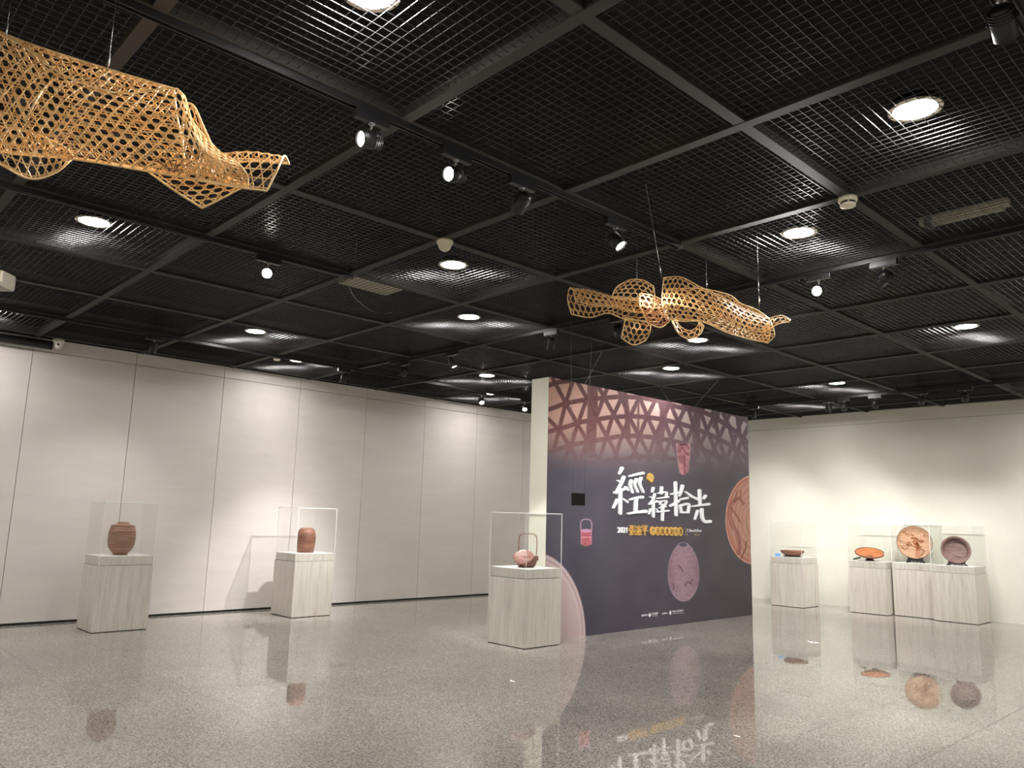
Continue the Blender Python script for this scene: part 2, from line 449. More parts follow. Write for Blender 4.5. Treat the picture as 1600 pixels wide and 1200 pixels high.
# ------------------------------------------------------------------ recessed downlights above the grating
def downlight_proto():
    r = MB(); z = 0.0
    r.lathe([(0.128, 0.0), (0.130, 0.006), (0.112, 0.006), (0.106, 0.0), (0.104, 0.004)], 40)
    can = MB(); can.lathe([(0.112, 0.006), (0.112, 0.05), (0.0005, 0.05)], 32)
    ln = MB(); n = 36
    ln.add([(0.105*math.cos(2*math.pi*k/n), 0.105*math.sin(2*math.pi*k/n), 0.003) for k in range(n)], [tuple(reversed(range(n)))])
    return r.mesh('trim_ring', MT['trimring']), can.mesh('housing', MT['black']), ln.mesh('lens', MT['down'])
DR, DC, DL = downlight_proto()
DOWN_LABEL = {(-0.5, 0.5): 'glowing downlight cut by the top frame edge near two lit spotlights', (1.5, -0.5): 'large glowing round downlight in the panel before the slotted smoke detector',
    (2.5, 0.5): 'glowing round downlight just behind the slotted smoke detector', (-0.5, 3.5): 'glowing round downlight crossed by grating bars under the larger bamboo sculpture',
    (1.5, 2.5): 'glowing round downlight right beside the cream domed detector', (2.5, 3.5): 'glowing downlight next behind the one beside the domed detector',
    (1.5, 5.5): 'glowing downlight on the panel-wall side, behind the single lit track spotlight', (2.5, 6.5): 'small glowing downlight next to the tiny pale detector',
    (4.5, 5.5): 'small glowing downlight past the small lit spotlight of the long track', (5.5, 6.5): 'small glowing downlight between the tiny lit spotlights of the wall track',
    (4.5, 2.5): 'glowing downlight seen directly beneath the smaller bamboo sculpture', (5.5, 3.5): 'glowing downlight just above the printed partition top',
    (5.5, 0.5): 'glowing downlight beyond the glaring spotlight and black lamp', (7.5, 2.5): 'small glowing downlight before the far track over the plates'}
def downlight(fi, fj):
    x, y = OX+fi*PA, OY+fj*PB
    if not (XN+0.3 < x < XR-0.2 and YN+0.3 < y < YL-0.1): return
    lb = DOWN_LABEL.get((fi, fj), 'round glowing warm-white downlight recessed above the black ceiling grating')
    o = tag(empty('recessed_downlight', (x, y, HC+0.10)), lb, 'downlight', 'recessed ceiling downlights')
    link('trim_ring', DR, o); link('housing', DC, o); link('lens', DL, o)
for a in range(-3, 4):
    for b in range(-3, 4):
        downlight(1.5+3*a, -0.5+3*b); downlight(2.5+3*a, 0.5+3*b)

# ------------------------------------------------------------------ lighting tracks under the beams
TZ0 = HC-0.036
def track(name, p0, p1, label):
    q = MB(); ax = 0 if abs(p1[0]-p0[0]) > abs(p1[1]-p0[1]) else 1
    w = 0.018
    def bb(o0, o1, z0, z1):
        if ax == 0: q.box((p0[0], p0[1]+o0, z0), (p1[0], p0[1]+o1, z1))
        else: q.box((p0[0]+o0, p0[1], z0), (p0[0]+o1, p1[1], z1))
    bb(-w, -w+0.006, TZ0, HC-0.001); bb(w-0.006, w, TZ0, HC-0.001); bb(-w+0.006, w-0.006, HC-0.012, HC-0.001)
    root = tag(empty(name, ((p0[0]+p1[0])/2, (p0[1]+p1[1])/2, TZ0)), label, 'light track')
    o = q.build('rail', MT['track'], root); o.matrix_parent_inverse = root.matrix_world.inverted(); o.location = (0, 0, 0)
    o.matrix_parent_inverse = Matrix.Translation(-Vector(root.location))
    for e in (p0, p1):
        c = MB(); c.cbox((e[0]-0.02, e[1]-0.02, TZ0-0.002), (e[0]+0.02, e[1]+0.02, HC-0.001), 0.003)
        ce = c.build('end_cap', MT['black'], root); ce.matrix_parent_inverse = Matrix.Translation(-Vector(root.location))
    return root
YA1 = OY+1*PB; YA2 = OY+3*PB; YA3 = OY+6*PB; XB1 = OX+3*PA; XB2 = OX+8*PA; YA0 = OY-1*PB
track('light_track', (-1.6, YA1, 0), (OX+2*PA, YA1, 0), 'black light track carrying three spotlights between the two woven sculptures')
track('light_track', (-1.6, YA2, 0), (OX+1*PA, YA2, 0), 'black light track with one lit spotlight behind the larger woven sculpture')
track('light_track', (0.2, YA3, 0), (12.4, YA3, 0), 'black light track running along the movable panel wall')
track('light_track', (XB1, -0.8, 0), (XB1, 8.6, 0), 'long black light track crossing behind the smaller woven sculpture')
track('light_track', (XB2, -0.8, 0), (XB2, 8.2, 0), 'black light track running along the off-white wall above the plates')
track('light_track', (2.0, YA0, 0), (5.6, YA0, 0), 'short black light track in the corner above the batten')

ADP = MB(); ADP.cbox((-0.10, -0.017, -0.046), (0.10, 0.017, 0.0), 0.003)
ADP_M = ADP.mesh('adapter', MT['track'])
STM = MB(); STM.cyl((0, 0, -0.09), (0, 0, -0.045), 0.007, 10); STM.cyl((0, 0, -0.052), (0, 0, -0.046), 0.016, 14)
STM_M = STM.mesh('stem', MT['silver'])
def head_meshes():
    h = MB()   # local +Z points along the beam; origin at the pivot
    h.lathe([(0.0005, -0.062), (0.026, -0.060), (0.036, -0.050), (0.040, -0.03), (0.0425, 0.0), (0.0425, 0.066), (0.0385, 0.066), (0.036, 0.050)], 28)
    fins = MB()
    for z in (-0.045, -0.033, -0.021, -0.009):
        fins.lathe([(0.036, z), (0.046, z+0.001), (0.046, z+0.004), (0.036, z+0.005)], 24)
    l = MB(); n = 28
    l.add([(0.0365*math.cos(2*math.pi*k/n), 0.0365*math.sin(2*math.pi*k/n), 0.0515) for k in range(n)], [tuple(range(n))])
    return h.mesh('lamp_head', MT['black']), fins.mesh('cooling_fins', MT['black']), l.mesh('lens', MT['lens']), l.mesh('lens', MT['lens_off'])
HD, FN, LN_ON, LN_OFF = head_meshes()
def yoke_mesh():
    y = MB(); r = 0.052
    pts = [(r*math.cos(a), 0, r*math.sin(a)) for a in np.linspace(0, math.pi, 14)]
    y.tube(pts, 0.004, 6); return y.mesh('yoke', MT['black'])
YK = yoke_mesh()
def on_track(axis, c, px, zz=HC-0.165):
    """position along a track where a lamp shows at image column px"""
    best = None
    for t in np.linspace(-0.5, 13.5, 2801):
        P = (t, c, zz) if axis == 'x' else (c, t, zz)
        u = pj(P)
        if (CR @ (np.array(P)-[0, 0, CAM_H]))[2] > 0.5:
            d = abs(u[0]-px)
            if best is None or d < best[0]: best = (d, P)
    return best[1]
def spotlight(axis, c, px, target, lit=True, watt=None, cone=40, blend=0.6, label=None, group=None, colr=(1.0, 0.975, 0.94)):
    P = Vector(on_track(axis, c, px))
    root = tag(empty('track_spotlight', (P.x, P.y, TZ0)), label, 'spotlight', group)
    link('adapter', ADP_M, root, (0, 0, 0), (0, 0, 0 if axis == 'x' else math.pi/2))
    link('stem', STM_M, root, (0, 0, 0))
    pivot = Vector((0, 0, -0.135))
    d = (Vector(target)-(Vector(root.location)+pivot)).normalized()
    q = Vector((0, 0, 1)).rotation_difference(d)
    yaw = math.atan2(d.y, d.x)
    link('yoke', YK, root, pivot, (0, 0, yaw+math.pi/2))
    h = link('lamp_head', HD, root, pivot); h.rotation_mode = 'QUATERNION'; h.rotation_quaternion = q
    link('cooling_fins', FN, h)
    link('lens', LN_ON if lit else LN_OFF, h)
    if lit:
        ld = bpy.data.lights.new('spot_beam', 'SPOT'); ld.energy = watt or SPOT_W; ld.spot_size = math.radians(cone); ld.spot_blend = blend
        ld.shadow_soft_size = 0.03; ld.color = colr
        lo = bpy.data.objects.new('spot_beam', ld); COL.objects.link(lo); lo.parent = h
        lo.location = (0, 0, 0.075); lo.rotation_euler = (math.pi, 0, 0)
    return root
G_A = 'lit spotlights facing the viewer'
SCULPT_L = tuple(at_depth(220, 210, 3.0)); SCULPT_R = tuple(at_depth(1080, 480, 5.35))
spotlight('x', YA1, 579, tuple(at_depth(150, 170, 3.0)), True, 220, 40, 0.6, 'brightly lit spotlight at the start of the track by the larger woven sculpture')
spotlight('x', YA1, 711, tuple(at_depth(320, 230, 3.0)), True, 220, 40, 0.6, 'lit spotlight midway along the track between the woven sculptures')
spotlight('x', YA1, 815, (3.6, 6.5, 0.6), False, label='unlit spotlight with loose cables on the track between the woven sculptures')
spotlight('x', YA1, 962, (4.15, 2.1, 1.9), True, 120, 96, 0.6, 'lit spotlight at the track end beside the smaller woven sculpture')
spotlight('x', YA2, 418, (0.9, 2.6, 2.4), True, 260, 34, 0.6, 'single lit spotlight on the track behind the larger woven sculpture')
spotlight('y', XB1, 1280, (4.0, 2.45, 2.72), True, 320, 66, 0.6, 'glaring lit spotlight beside the black lamp, aimed at the smaller sculpture')
spotlight('y', XB1, 1381, (9.2, 6.4, 1.4), True, 760, 60, 1.0, 'black spotlight seen from behind next to the glaring lamp')
spotlight('y', XB1, 966, (8.2, 6.4, 1.2), True, 90, 80, 1.0, 'black spotlight hanging just below the smaller woven sculpture')
spotlight('y', XB1, 861, (6.45, 6.45, 0.95), True, 150, 34, 0.6, 'dark spotlight on the long track above the hanging black sign')
spotlight('y', XB1, 707, (6.45, 6.5, 0.9), True, 120, 30, 0.6, 'small lit spotlight on the long track before the panel wall')
spotlight('y', XB1, 632, (5.55, 10.1, 0.9), True, 420, 50, 1.0, 'dark twin-arm spotlight near the end of the long track')
spotlight('x', YA3, 240, (3.05, 10.6, 0.6), True, 60, 80, 1.0, 'dark spotlight on the wall track above the tall jar pedestal')
spotlight('x', YA3, 537, (5.6, 10.6, 0.6), True, 60, 80, 1.0, 'dark spotlight on the wall track above the barrel jar pedestal')
spotlight('x', YA3, 752, (6.9, 6.9, 0.3), True, 110, 40, 0.7, 'tiny lit spotlight on the wall track beside two downlights')
spotlight('x', YA3, 820, (7.2, 7.2, 0.4), True, 110, 40, 0.7, 'tiny lit spotlight on the wall track next to the partition edge')
for px, tg in ((1177, (13.9, 7.6, 1.3)), (1295, (13.4, 6.8, 0.9)), (1319, (13.9, 6.1, 1.3)), (1368, (13.6, 5.5, 0.9)), (1440, (13.7, 4.85, 0.9)), (1508, (13.6, 4.2, 0.9))):
    spotlight('y', XB2, px, tg, True, 130, 66, 1.0, 'small black spotlight on the far track aimed at the off-white wall', 'spotlights above the plate pedestals')
for px, tg in ((1640, (13.8, 3.0, 1.2)), (1760, (13.8, 1.8, 1.2))):
    spotlight('y', XB2, px, tg, True, 130, 66, 1.0, 'small black spotlight on the far track aimed at the off-white wall', 'spotlights above the plate pedestals')
spotlight('x', YA0, 1567, (6.5, 1.0, 0.8), False, label='black ribbed spotlight cut by the corner of the ceiling')
for X in (0.9, 7.6, 10.4):
    pass

# ------------------------------------------------------------------ partition with printed mural
pw = MB(); pw.box((PX0, YP+0.003, 0.0), (PX1, YP+PT, PZ))
partition = tag(pw.build('wall_partition', MT['partition']), 'free-standing partition wall printed with the exhibition title mural', 'wall', kind='structure')

def mural():
    nx, nz = 470, 520
    xs = np.linspace(PX0, PX1, nx); zs = np.linspace(0.0, PZ, nz)
    X, Zg = np.meshgrid(xs, zs)
    n = nx*nz
    W = np.stack([X.ravel(), np.full(n, YP), Zg.ravel()-CAM_H], 1) @ CR.T
    px = 800+F_PX*W[:, 0]/W[:, 2]; py = 600-F_PX*W[:, 1]/W[:, 2]
    def C(r, g, b): return np.array([r, g, b], float)
    # value noise
    def vn(sx, sy, seed):
        r = np.random.default_rng(seed).random((90, 90)); u = (px*sx) % 88; v = (py*sy) % 88
        i = u.astype(int); j = v.astype(int); a = u-i; b = v-j; a = a*a*(3-2*a); b = b*b*(3-2*b)
        return (r[j, i]*(1-a)+r[j, i+1]*a)*(1-b)+(r[j+1, i]*(1-a)+r[j+1, i+1]*a)*b
    def ss(e0, e1, v): t = np.clip((v-e0)/(e1-e0), 0, 1); return t*t*(3-2*t)
    t = ((px-857)/320)[:, None]
    img = C(84, 79, 94)*(1-t)+C(88, 82, 88)*t
    img = img + 8*(vn(0.05, 0.05, 1)-0.5)[:, None] - 6*ss(780, 980, py)[:, None]
    def comp(alpha, col):
        nonlocal img
        a = np.clip(alpha, 0, 1)[:, None]; img = img*(1-a)+col*a
    def dist(pts, sub=None):
        d = np.full(n, 1e9)
        for (x0, y0), (x1, y1) in zip(pts[:-1], pts[1:]):
            vx, vy = x1-x0, y1-y0; L = vx*vx+vy*vy+1e-9
            s = np.clip(((px-x0)*vx+(py-y0)*vy)/L, 0, 1)
            d = np.minimum(d, np.hypot(px-(x0+s*vx), py-(y0+s*vy)))
        return d
    def line(pts, w, col, alpha=1.0): comp(ss(w+0.7, max(w-0.7, 0), dist(pts))*alpha, col)
    Zm = lambda pts: [(860+a*0.2, 580+b*0.2) for a, b in pts]
    # lattice: lit gaps then strips
    fade = 1-ss(650, 745, py - 6*np.sin((px-857)/320*math.pi))
    fade_r = 1-ss(650, 765, py)
    tt = np.clip((px-857)/310, 0, 1)
    fd = fade*(1-tt)+fade_r*tt
    gap = C(218, 172, 156)*(1-tt[:, None])+C(204, 188, 190)*tt[:, None]
    gap = gap*(1-0.12*ss(610, 690, py))[:, None] + 10*(vn(0.03, 0.03, 5)-0.5)[:, None]
    comp(fd, gap)
    strip = C(112, 70, 70)*(1-tt[:, None])+C(88, 70, 82)*tt[:, None]
    strip = strip + 16*(vn(0.25, 0.25, 8)-0.5)[:, None]
    arcs = [[(-40,120),(60,85),(150,75)],[(-40,310),(120,250),(280,222),(420,208),(560,198),(700,205),(860,235),(1000,280),(1110,305)],
        [(-40,480),(90,445),(250,395),(480,358),(640,352),(760,360),(870,375),(1000,405),(1110,440),(1240,492),(1400,575),(1560,700)],
        [(-40,640),(190,572),(400,535),(520,512),(650,505),(820,518),(950,545),(1100,580),(1240,630),(1400,710),(1560,810)],
        [(-40,760),(300,715),(540,690),(700,665),(860,672),(1000,690),(1150,730),(1350,800),(1560,900)],
        [(1040,260),(1170,310),(1270,350),(1390,430),(1470,490),(1560,575)],[(1380,320),(1470,345),(1560,405)]]
    back = [[(20,60),(120,250),(210,410),(320,600),(390,740)],[(210,80),(290,220),(390,420),(480,580),(560,740)],[(380,130),(500,350),(600,520),(700,690)],
        [(540,160),(610,350),(700,520),(790,690)],[(700,210),(760,360),(830,520),(900,680)],[(850,225),(890,380),(950,545),(1010,690)],
        [(930,240),(1000,400),(1060,560),(1130,720)],[(1070,265),(1120,430),(1180,580),(1250,740)],[(1170,310),(1230,480),(1330,720)],[(1270,320),(1320,530),(1370,720)],
        [(1350,330),(1400,440),(1440,600),(1500,760)],[(1460,350),(1480,500),(1560,680)],[(-20,370),(70,460),(160,600),(220,720)]]
    fwd = [[(180,60),(120,250),(70,450),(30,600)],[(290,200),(215,410),(160,580),(100,720)],[(440,140),(370,330),(300,500),(240,690)],[(560,200),(480,370),(430,540),(380,700)],
        [(690,215),(600,400),(540,560),(500,700)],[(820,225),(750,370),(690,520),(640,680)],[(930,260),(870,390),(800,560),(760,700)],[(1060,270),(990,420),(930,560),(880,700)],
        [(1190,300),(1120,430),(1050,570),(1000,720)],[(1290,330),(1210,490),(1150,620),(1100,740)],[(1400,330),(1320,520),(1240,680),(1200,780)],[(1500,360),(1430,560),(1360,720)],[(1560,400),(1470,600),(1420,760)]]
    thick = [([(330,90),(330,320),(310,640)],42),([(580,170),(600,330),(605,480)],22),([(688,215),(685,480)],9),([(890,235),(880,380),(835,640)],30),([(1150,270),(1140,440),(1140,660)],32),([(1310,310),(1285,430)],22)]
    sm = np.zeros(n)
    for a in arcs: sm = np.maximum(sm, ss(4.4, 2.9, dist(Zm(a))))
    for a in back+fwd: sm = np.maximum(sm, ss(3.9, 2.4, dist(Zm(a))))
    for a, w in thick: sm = np.maximum(sm, 0.92*ss(w*0.2+0.8, w*0.2-1.2, dist(Zm(a))))
    comp(sm*fd*0.97, strip)
    # round woven basket at the lower edge of the print
    bx0, by0, br, bh = 838, 992, 77, 128
    e = np.hypot((px-bx0)/br, (py-by0)/bh)
    comp(ss(1.01, 0.985, e), C(214, 192, 194))
    wv = 0.5+0.5*np.sin(px*2.2)*np.sin(py*2.0)
    comp(ss(0.90, 0.86, e)*0.35*wv, C(150, 120, 124))
    comp(ss(0.03, 0.0, np.abs(e-0.94))*0.5, C(160, 130, 134))
    # egg-shaped jar
    def egg(cx, cy, rx, ry, taper):
        yy = (py-cy)/ry; rxx = rx*(1+taper*yy)
        return np.hypot((px-cx)/rxx, yy), (px-cx)/rxx, yy
    e, u, v = egg(1068, 894, 24.5, 45.5, 0.06)
    top = ss(847.5, 849.5, py)
    nz_ = vn(0.35, 0.5, 21); n2 = vn(0.9, 0.2, 22)
    base = (C(176, 144, 160)*(1-0.42*nz_[:, None]) + C(66, 52, 54)*nz_[:, None]*0.8 + 12*(n2-0.5)[:, None])
    base = base - 26*(u*u)[:, None] + 10*(np.sin(py*1.9))[:, None]*0.4
    comp(ss(1.02, 0.985, e)*top, base)
    comp(ss(0.05, 0.0, np.abs(e-0.985))*0.55*top, C(168, 156, 178))
    comp(ss(1.1, 0.9, np.hypot((px-1067.5)/6.6, (py-851.5)/2.9)), C(88, 84, 108))
    comp(ss(0.25, 0.0, np.abs(np.hypot((px-1067.5)/7.6, (py-851.2)/3.7)-1))*0.7, C(172, 156, 172))
    for pts in ([(1060,883),(1065,889),(1067,893)],[(1070,915),(1074,909),(1080,912)],[(1078,912),(1082,905)],[(1052,912),(1053,920)]): line(pts, 0.9, C(92, 70, 84), 0.8)
    # tapered vase on the lattice
    yy = (py-692)/50.0; half = 11.2*(1-0.42*np.clip(yy, 0, 1)**1.7); ux = (px-(1067.5+1.2*np.clip(yy, 0, 1)))/half
    m_ = ss(1.05, 0.93, np.abs(ux))*ss(691, 693.5, py)*ss(743.5, 741, py+4*ux*ux)
    vv = vn(0.3, 0.22, 31)
    comp(m_, C(160, 116, 118)*(0.72+0.5*vv[:, None]) + C(20, 4, 10)*(1-ux*ux)[:, None])
    comp(ss(0.16, 0.0, np.abs(np.abs(ux)-0.95))*m_*0.6, C(196, 176, 188))
    comp(ss(1.1, 0.85, np.hypot((px-1067.5)/6.0, (py-694.5)/1.5)), C(84, 58, 70))
    line([(1066,700),(1071,706),(1076,712)], 1.0, C(116, 66, 64), 0.8); line([(1060,706),(1068,716),(1070,730)], 0.8, C(128, 80, 80), 0.6)
    # tiered lunch basket with hoop handle
    line([(907.4,828),(907.4,817),(909.5,812.5),(916,811),(922.5,812.5),(924.6,817),(924.6,828)], 0.75, C(196, 160, 184))
    m_ = ss(1.05, 0.9, np.abs((px-916)/8.8))*ss(826.2, 828, py)*ss(855, 851.5, py+3.2*((px-916)/8.8)**2)
    comp(m_, C(186, 104, 114)+24*(vn(0.6, 0.6, 41)-0.5)[:, None])
    comp(m_*ss(0.22, 0.0, np.abs(np.abs((px-916)/8.8)-0.9))*0.7, C(214, 158, 190))
    comp(ss(1.15, 0.85, np.hypot((px-916)/8.4, (py-829.3)/2.6)), C(206, 158, 190))
    line([(908,839.2),(924,839.2)], 0.6, C(232, 168, 178)); line([(909,837.4),(923,837.4)], 0.6, C(150, 66, 80), 0.8)
    # carved dish cropped by the edge of the wall
    e = np.hypot((px-1178)/44.5, (py-812)/70.0)
    cut = 1.0
    rg = 0.5+0.5*np.sin(np.hypot((px-1182)/30, (py-815)/48)*30+3*vn(0.08, 0.08, 51))
    comp(ss(1.01, 0.985, e), (C(202, 150, 134)*(0.90+0.1*rg)[:, None]))
    comp(ss(0.05, 0.0, np.abs(e-0.93))*0.8, C(176, 106, 86)); comp(ss(0.022, 0.0, np.abs(e-0.985)), C(228, 172, 154))
    line([(1150,779),(1142,790),(1140,805),(1144,820),(1151,832),(1155,848),(1154,864)], 3.2, C(150, 98, 90), 0.9)
    line([(1146,785),(1140,800),(1141,812),(1147,826),(1152,840),(1153,860)], 1.0, C(190, 134, 116), 0.9)
    line([(1147,783),(1155,778),(1162,787)], 2.2, C(146, 96, 84), 0.9); line([(1152,768),(1150,777)], 1.6, C(150, 98, 84), 0.8); line([(1158,766),(1157,776)], 1.4, C(150, 98, 84), 0.8)
    line([(1142,793),(1150,804),(1157,816)], 0.9, C(122, 72, 62), 0.9); line([(1158,872),(1165,857),(1166,846)], 0.9, C(112, 64, 54), 0.9); line([(1150,862),(1147,846),(1143,838)], 0.8, C(196, 128, 86), 0.9)
    # illegible small line under the dates
    for xx in (1073.8, 1085.6, 1087.9, 1090.2, 1092.6): comp(ss(1.15, 0.7, np.maximum(np.abs(px-xx)/0.8, np.abs(py-835.3)/1.7))*0.75, C(176, 156, 104))
    line([(1071.6,826.4),(1071.6,837.2)], 0.32, C(180, 160, 110), 0.8)
    img = np.clip(img, 0, 255)/255.0
    lin = np.where(img <= 0.04045, img/12.92, ((img+0.055)/1.055)**2.4)
    co = np.stack([X.ravel(), np.full(n, YP), Zg.ravel()], 1)
    idx = np.arange(n).reshape(nz, nx)
    f = np.stack([idx[:-1, :-1].ravel(), idx[:-1, 1:].ravel(), idx[1:, 1:].ravel(), idx[1:, :-1].ravel()], 1)
    me = bpy.data.meshes.new('printed_mural')
    me.vertices.add(n); me.vertices.foreach_set('co', co.ravel())
    nf = len(f); me.loops.add(nf*4); me.loops.foreach_set('vertex_index', f.ravel().astype(np.int32))
    me.polygons.add(nf); me.polygons.foreach_set('loop_start', np.arange(0, nf*4, 4, dtype=np.int32))
    at = me.color_attributes.new('Col', 'FLOAT_COLOR', 'POINT')
    at.data.foreach_set('color', np.concatenate([lin*MURAL_GAIN, np.ones((n, 1))], 1).astype(np.float32).ravel())
    me.materials.append(MT['print']); me.update(calc_edges=True); me.validate()
    o = link('printed_mural', me, partition)
    o['label'] = 'dark printed mural with bamboo lattice, jars, basket and carved dish'
MURAL_GAIN = 0.84
mural()

# raised brush-style title characters: strokes traced as (points, half-width start, half-width end)
ZT = lambda a, b: (940+a*0.1125, 720+b*0.1125)
CH = [
 [([(272,105),(235,180)],30,16), ([(297,228),(265,310),(215,400),(190,450)],28,20), ([(212,275),(255,305)],14,18), ([(170,442),(250,415),(335,378)],22,22), ([(322,368),(352,408)],20,18),
  ([(250,400),(246,730)],27,27), ([(205,545),(150,655)],26,14), ([(285,530),(342,572)],14,22), ([(375,215),(470,190),(560,172)],16,26), ([(398,275),(383,340),(415,440)],24,20),
  ([(470,258),(445,330),(487,432)],24,18), ([(533,240),(515,320),(565,436)],25,18), ([(380,540),(470,515),(552,505)],16,26), ([(465,530),(458,700)],30,26), ([(352,735),(470,715),(598,702)],16,30)],
 [([(706,378),(690,435)],25,16), ([(727,462),(700,545),(655,600)],20,18), ([(665,500),(700,520)],12,16), ([(652,603),(760,562)],15,18), ([(750,556),(772,578)],14,14), ([(706,590),(707,778)],22,20),
  ([(668,672),(645,738)],20,12), ([(738,668),(762,698)],12,18), ([(822,370),(816,455)],24,22), ([(778,452),(885,437),(884,505)],15,20), ([(762,523),(912,503)],12,18), ([(798,562),(802,605)],16,16),
  ([(800,566),(884,556),(868,610)],15,16), ([(800,606),(868,606)],15,15), ([(790,655),(872,635)],13,18), ([(755,712),(912,692)],12,18), ([(836,625),(830,828)],26,18)],
 [([(1016,303),(1025,755)],24,24), ([(955,465),(1068,440)],14,20), ([(948,625),(1058,560)],22,22), ([(1112,350),(1092,430),(1066,490)],26,14), ([(1152,432),(1240,498)],14,26), ([(1085,536),(1180,516)],15,20),
  ([(1080,625),(1096,712)],22,18), ([(1090,618),(1196,602),(1190,715)],20,20), ([(1092,716),(1192,716)],18,18)],
 [([(1350,412),(1356,600)],24,24), ([(1272,510),(1310,532)],20,22), ([(1432,488),(1406,525)],22,16), ([(1250,632),(1480,602)],13,22), ([(1322,697),(1284,810)],20,12), ([(1380,675),(1386,785),(1420,845),(1495,842)],26,26)]]
def catmull(pts, m):
    pts = [np.array(p, float) for p in pts]
    if len(pts) == 2: return [pts[0]*(1-t)+pts[1]*t for t in np.linspace(0, 1, m)]
    P = [2*pts[0]-pts[1]]+pts+[2*pts[-1]-pts[-2]]; out = []
    for i in range(1, len(P)-2):
        for t in np.linspace(0, 1, m, endpoint=False):
            out.append(0.5*((2*P[i])+(P[i+1]-P[i-1])*t+(2*P[i-1]-5*P[i]+4*P[i+1]-P[i+2])*t*t+(-P[i-1]+3*P[i]-3*P[i+1]+P[i+2])*t**3))
    return out+[pts[-1]]
def stroke_prism(mb, pts, w0, w1, depth, k):
    c = catmull(pts, 5); n = len(c); L = []; Rr = []; out = []
    T = []
    for i in range(n):
        d = c[min(i+1, n-1)]-c[max(i-1, 0)]; T.append(d/np.linalg.norm(d))
    ws = [w0+(w1-w0)*i/(n-1) for i in range(n)]
    for i in range(n):
        nr = np.array([-T[i][1], T[i][0]]); L.append(c[i]+nr*ws[i]); Rr.append(c[i]-nr*ws[i])
    def cap(p, t, w, s):
        a0 = math.atan2(t[1], t[0]); return [p+w*np.array([math.cos(a0+a), math.sin(a0+a)]) for a in s]
    loop = L + cap(c[-1], T[-1], ws[-1], np.linspace(math.pi/2, -math.pi/2, 8)[1:-1]) + Rr[::-1] + cap(c[0], T[0], ws[0], np.linspace(-math.pi/2, -3*math.pi/2, 8)[1:-1])
    cen = lambda f: None
    ring = []
    for p in loop:
        q = ony(*ZT(*p), YP); ring.append((q[0], q[2]))
    # small inset for the rounded front edge
    m = len(ring); ins = []
    ctr = []
    for p in loop:
        j = min(range(n), key=lambda i: np.hypot(*(p-c[i]))); g = p+(c[j]-p)*0.16
        q = ony(*ZT(*g), YP); ins.append((q[0], q[2]))
    vs = [(x, YP+0.001, z) for x, z in ring]+[(x, YP-depth+0.006, z) for x, z in ring]+[(x, YP-depth, z) for x, z in ins]
    fs = []
    for i in range(m):
        j = (i+1) % m
        fs += [(i, j, m+j, m+i), (m+i, m+j, 2*m+j, 2*m+i)]
    mb.add(vs, fs)
    # front face as a strip of quads between the two long sides
    nn = n; base = len(mb.v)-m
    li = [base+i for i in range(nn)]; capA = list(range(base+nn, base+nn+6)); ri = [base+nn+6+(nn-1-i) for i in range(nn)]; capB = list(range(base+2*nn+6, base+2*nn+12))
    ff = [(li[i], li[i+1], ri[i+1], ri[i]) for i in range(nn-1)]
    ff.append(tuple([li[-1]]+capA+[ri[-1]])); ff.append(tuple([ri[0]]+capB+[li[0]]))
    for f in ff: mb.f.append(f); mb.m.append(0); mb.smooth.append(False)
for ch, ws_ in zip(CH, (0.78, 0.66, 0.76, 0.80)):
    q = MB()
    for k, (pts, w0, w1) in enumerate(ch): stroke_prism(q, pts, w0*ws_, w1*ws_, 0.026+0.0004*k, k)
    o = q.build('title_character', MT['letter'], partition)
    bm = bmesh.new(); bm.from_mesh(o.data); bmesh.ops.recalc_face_normals(bm, faces=list(bm.faces)); bm.to_mesh(o.data); bm.free()
    o['label'] = 'thick white raised brush-style title character'

def text_mesh(name, body, material, parent, px0, px1, cy, hpx, depth=0.0, bold=0.0, front=YP, fit=True):
    """flat or raised lettering on the mural between image columns px0..px1, centred on row cy"""
    cu = bpy.data.curves.new(name, 'FONT'); cu.body = body; cu.size = 1.0; cu.resolution_u = 2; cu.offset = bold
    ob = bpy.data.objects.new(name+'_tmp', cu); COL.objects.link(ob)
    dg = bpy.context.evaluated_depsgraph_get(); dg.update()
    me = bpy.data.meshes.new_from_object(ob.evaluated_get(dg)); bpy.data.objects.remove(ob); bpy.data.curves.remove(cu)
    n = len(me.vertices)
    if n == 0: return None
    co = np.zeros(n*3); me.vertices.foreach_get('co', co); co = co.reshape(-1, 3)
    lo, hi = co.min(0), co.max(0)
    a = ony(px0, cy, YP); b = ony(px1, cy, YP); z1 = ony((px0+px1)/2, cy-hpx/2, YP)[2]; z0 = ony((px0+px1)/2, cy+hpx/2, YP)[2]
    new = np.empty_like(co)
    new[:, 0] = a[0]+(co[:, 0]-lo[0])/(hi[0]-lo[0])*(b[0]-a[0]); new[:, 2] = z0+(co[:, 1]-lo[1])/(hi[1]-lo[1])*(z1-z0); new[:, 1] = front-max(depth, 0.002)
    me.vertices.foreach_set('co', new.ravel()); me.update()
    if depth > 0:
        bm = bmesh.new(); bm.from_mesh(me); bmesh.ops.remove_doubles(bm, verts=list(bm.verts), dist=1e-5)
        r = bmesh.ops.extrude_face_region(bm, geom=list(bm.faces))
        for v in [g for g in r['geom'] if isinstance(g, bmesh.types.BMVert)]: v.co.y = front+0.0005
        bmesh.ops.recalc_face_normals(bm, faces=list(bm.faces)); bm.to_mesh(me); bm.free()
    me.materials.clear(); me.materials.append(material)
    return link(name, me, parent)
text_mesh('year_numerals', '2021', MT['letter'], partition, 964, 979, 828.2, 9.2, 0.018, 0.02)
for ch, a, b in (('張', 982, 991.6), ('憲', 992.0, 1001.6), ('平', 1002, 1011)):
    o = text_mesh('gold_character', ch, MT['gold'], partition, a, b, 828.6, 15.5, 0.02, 0.0)
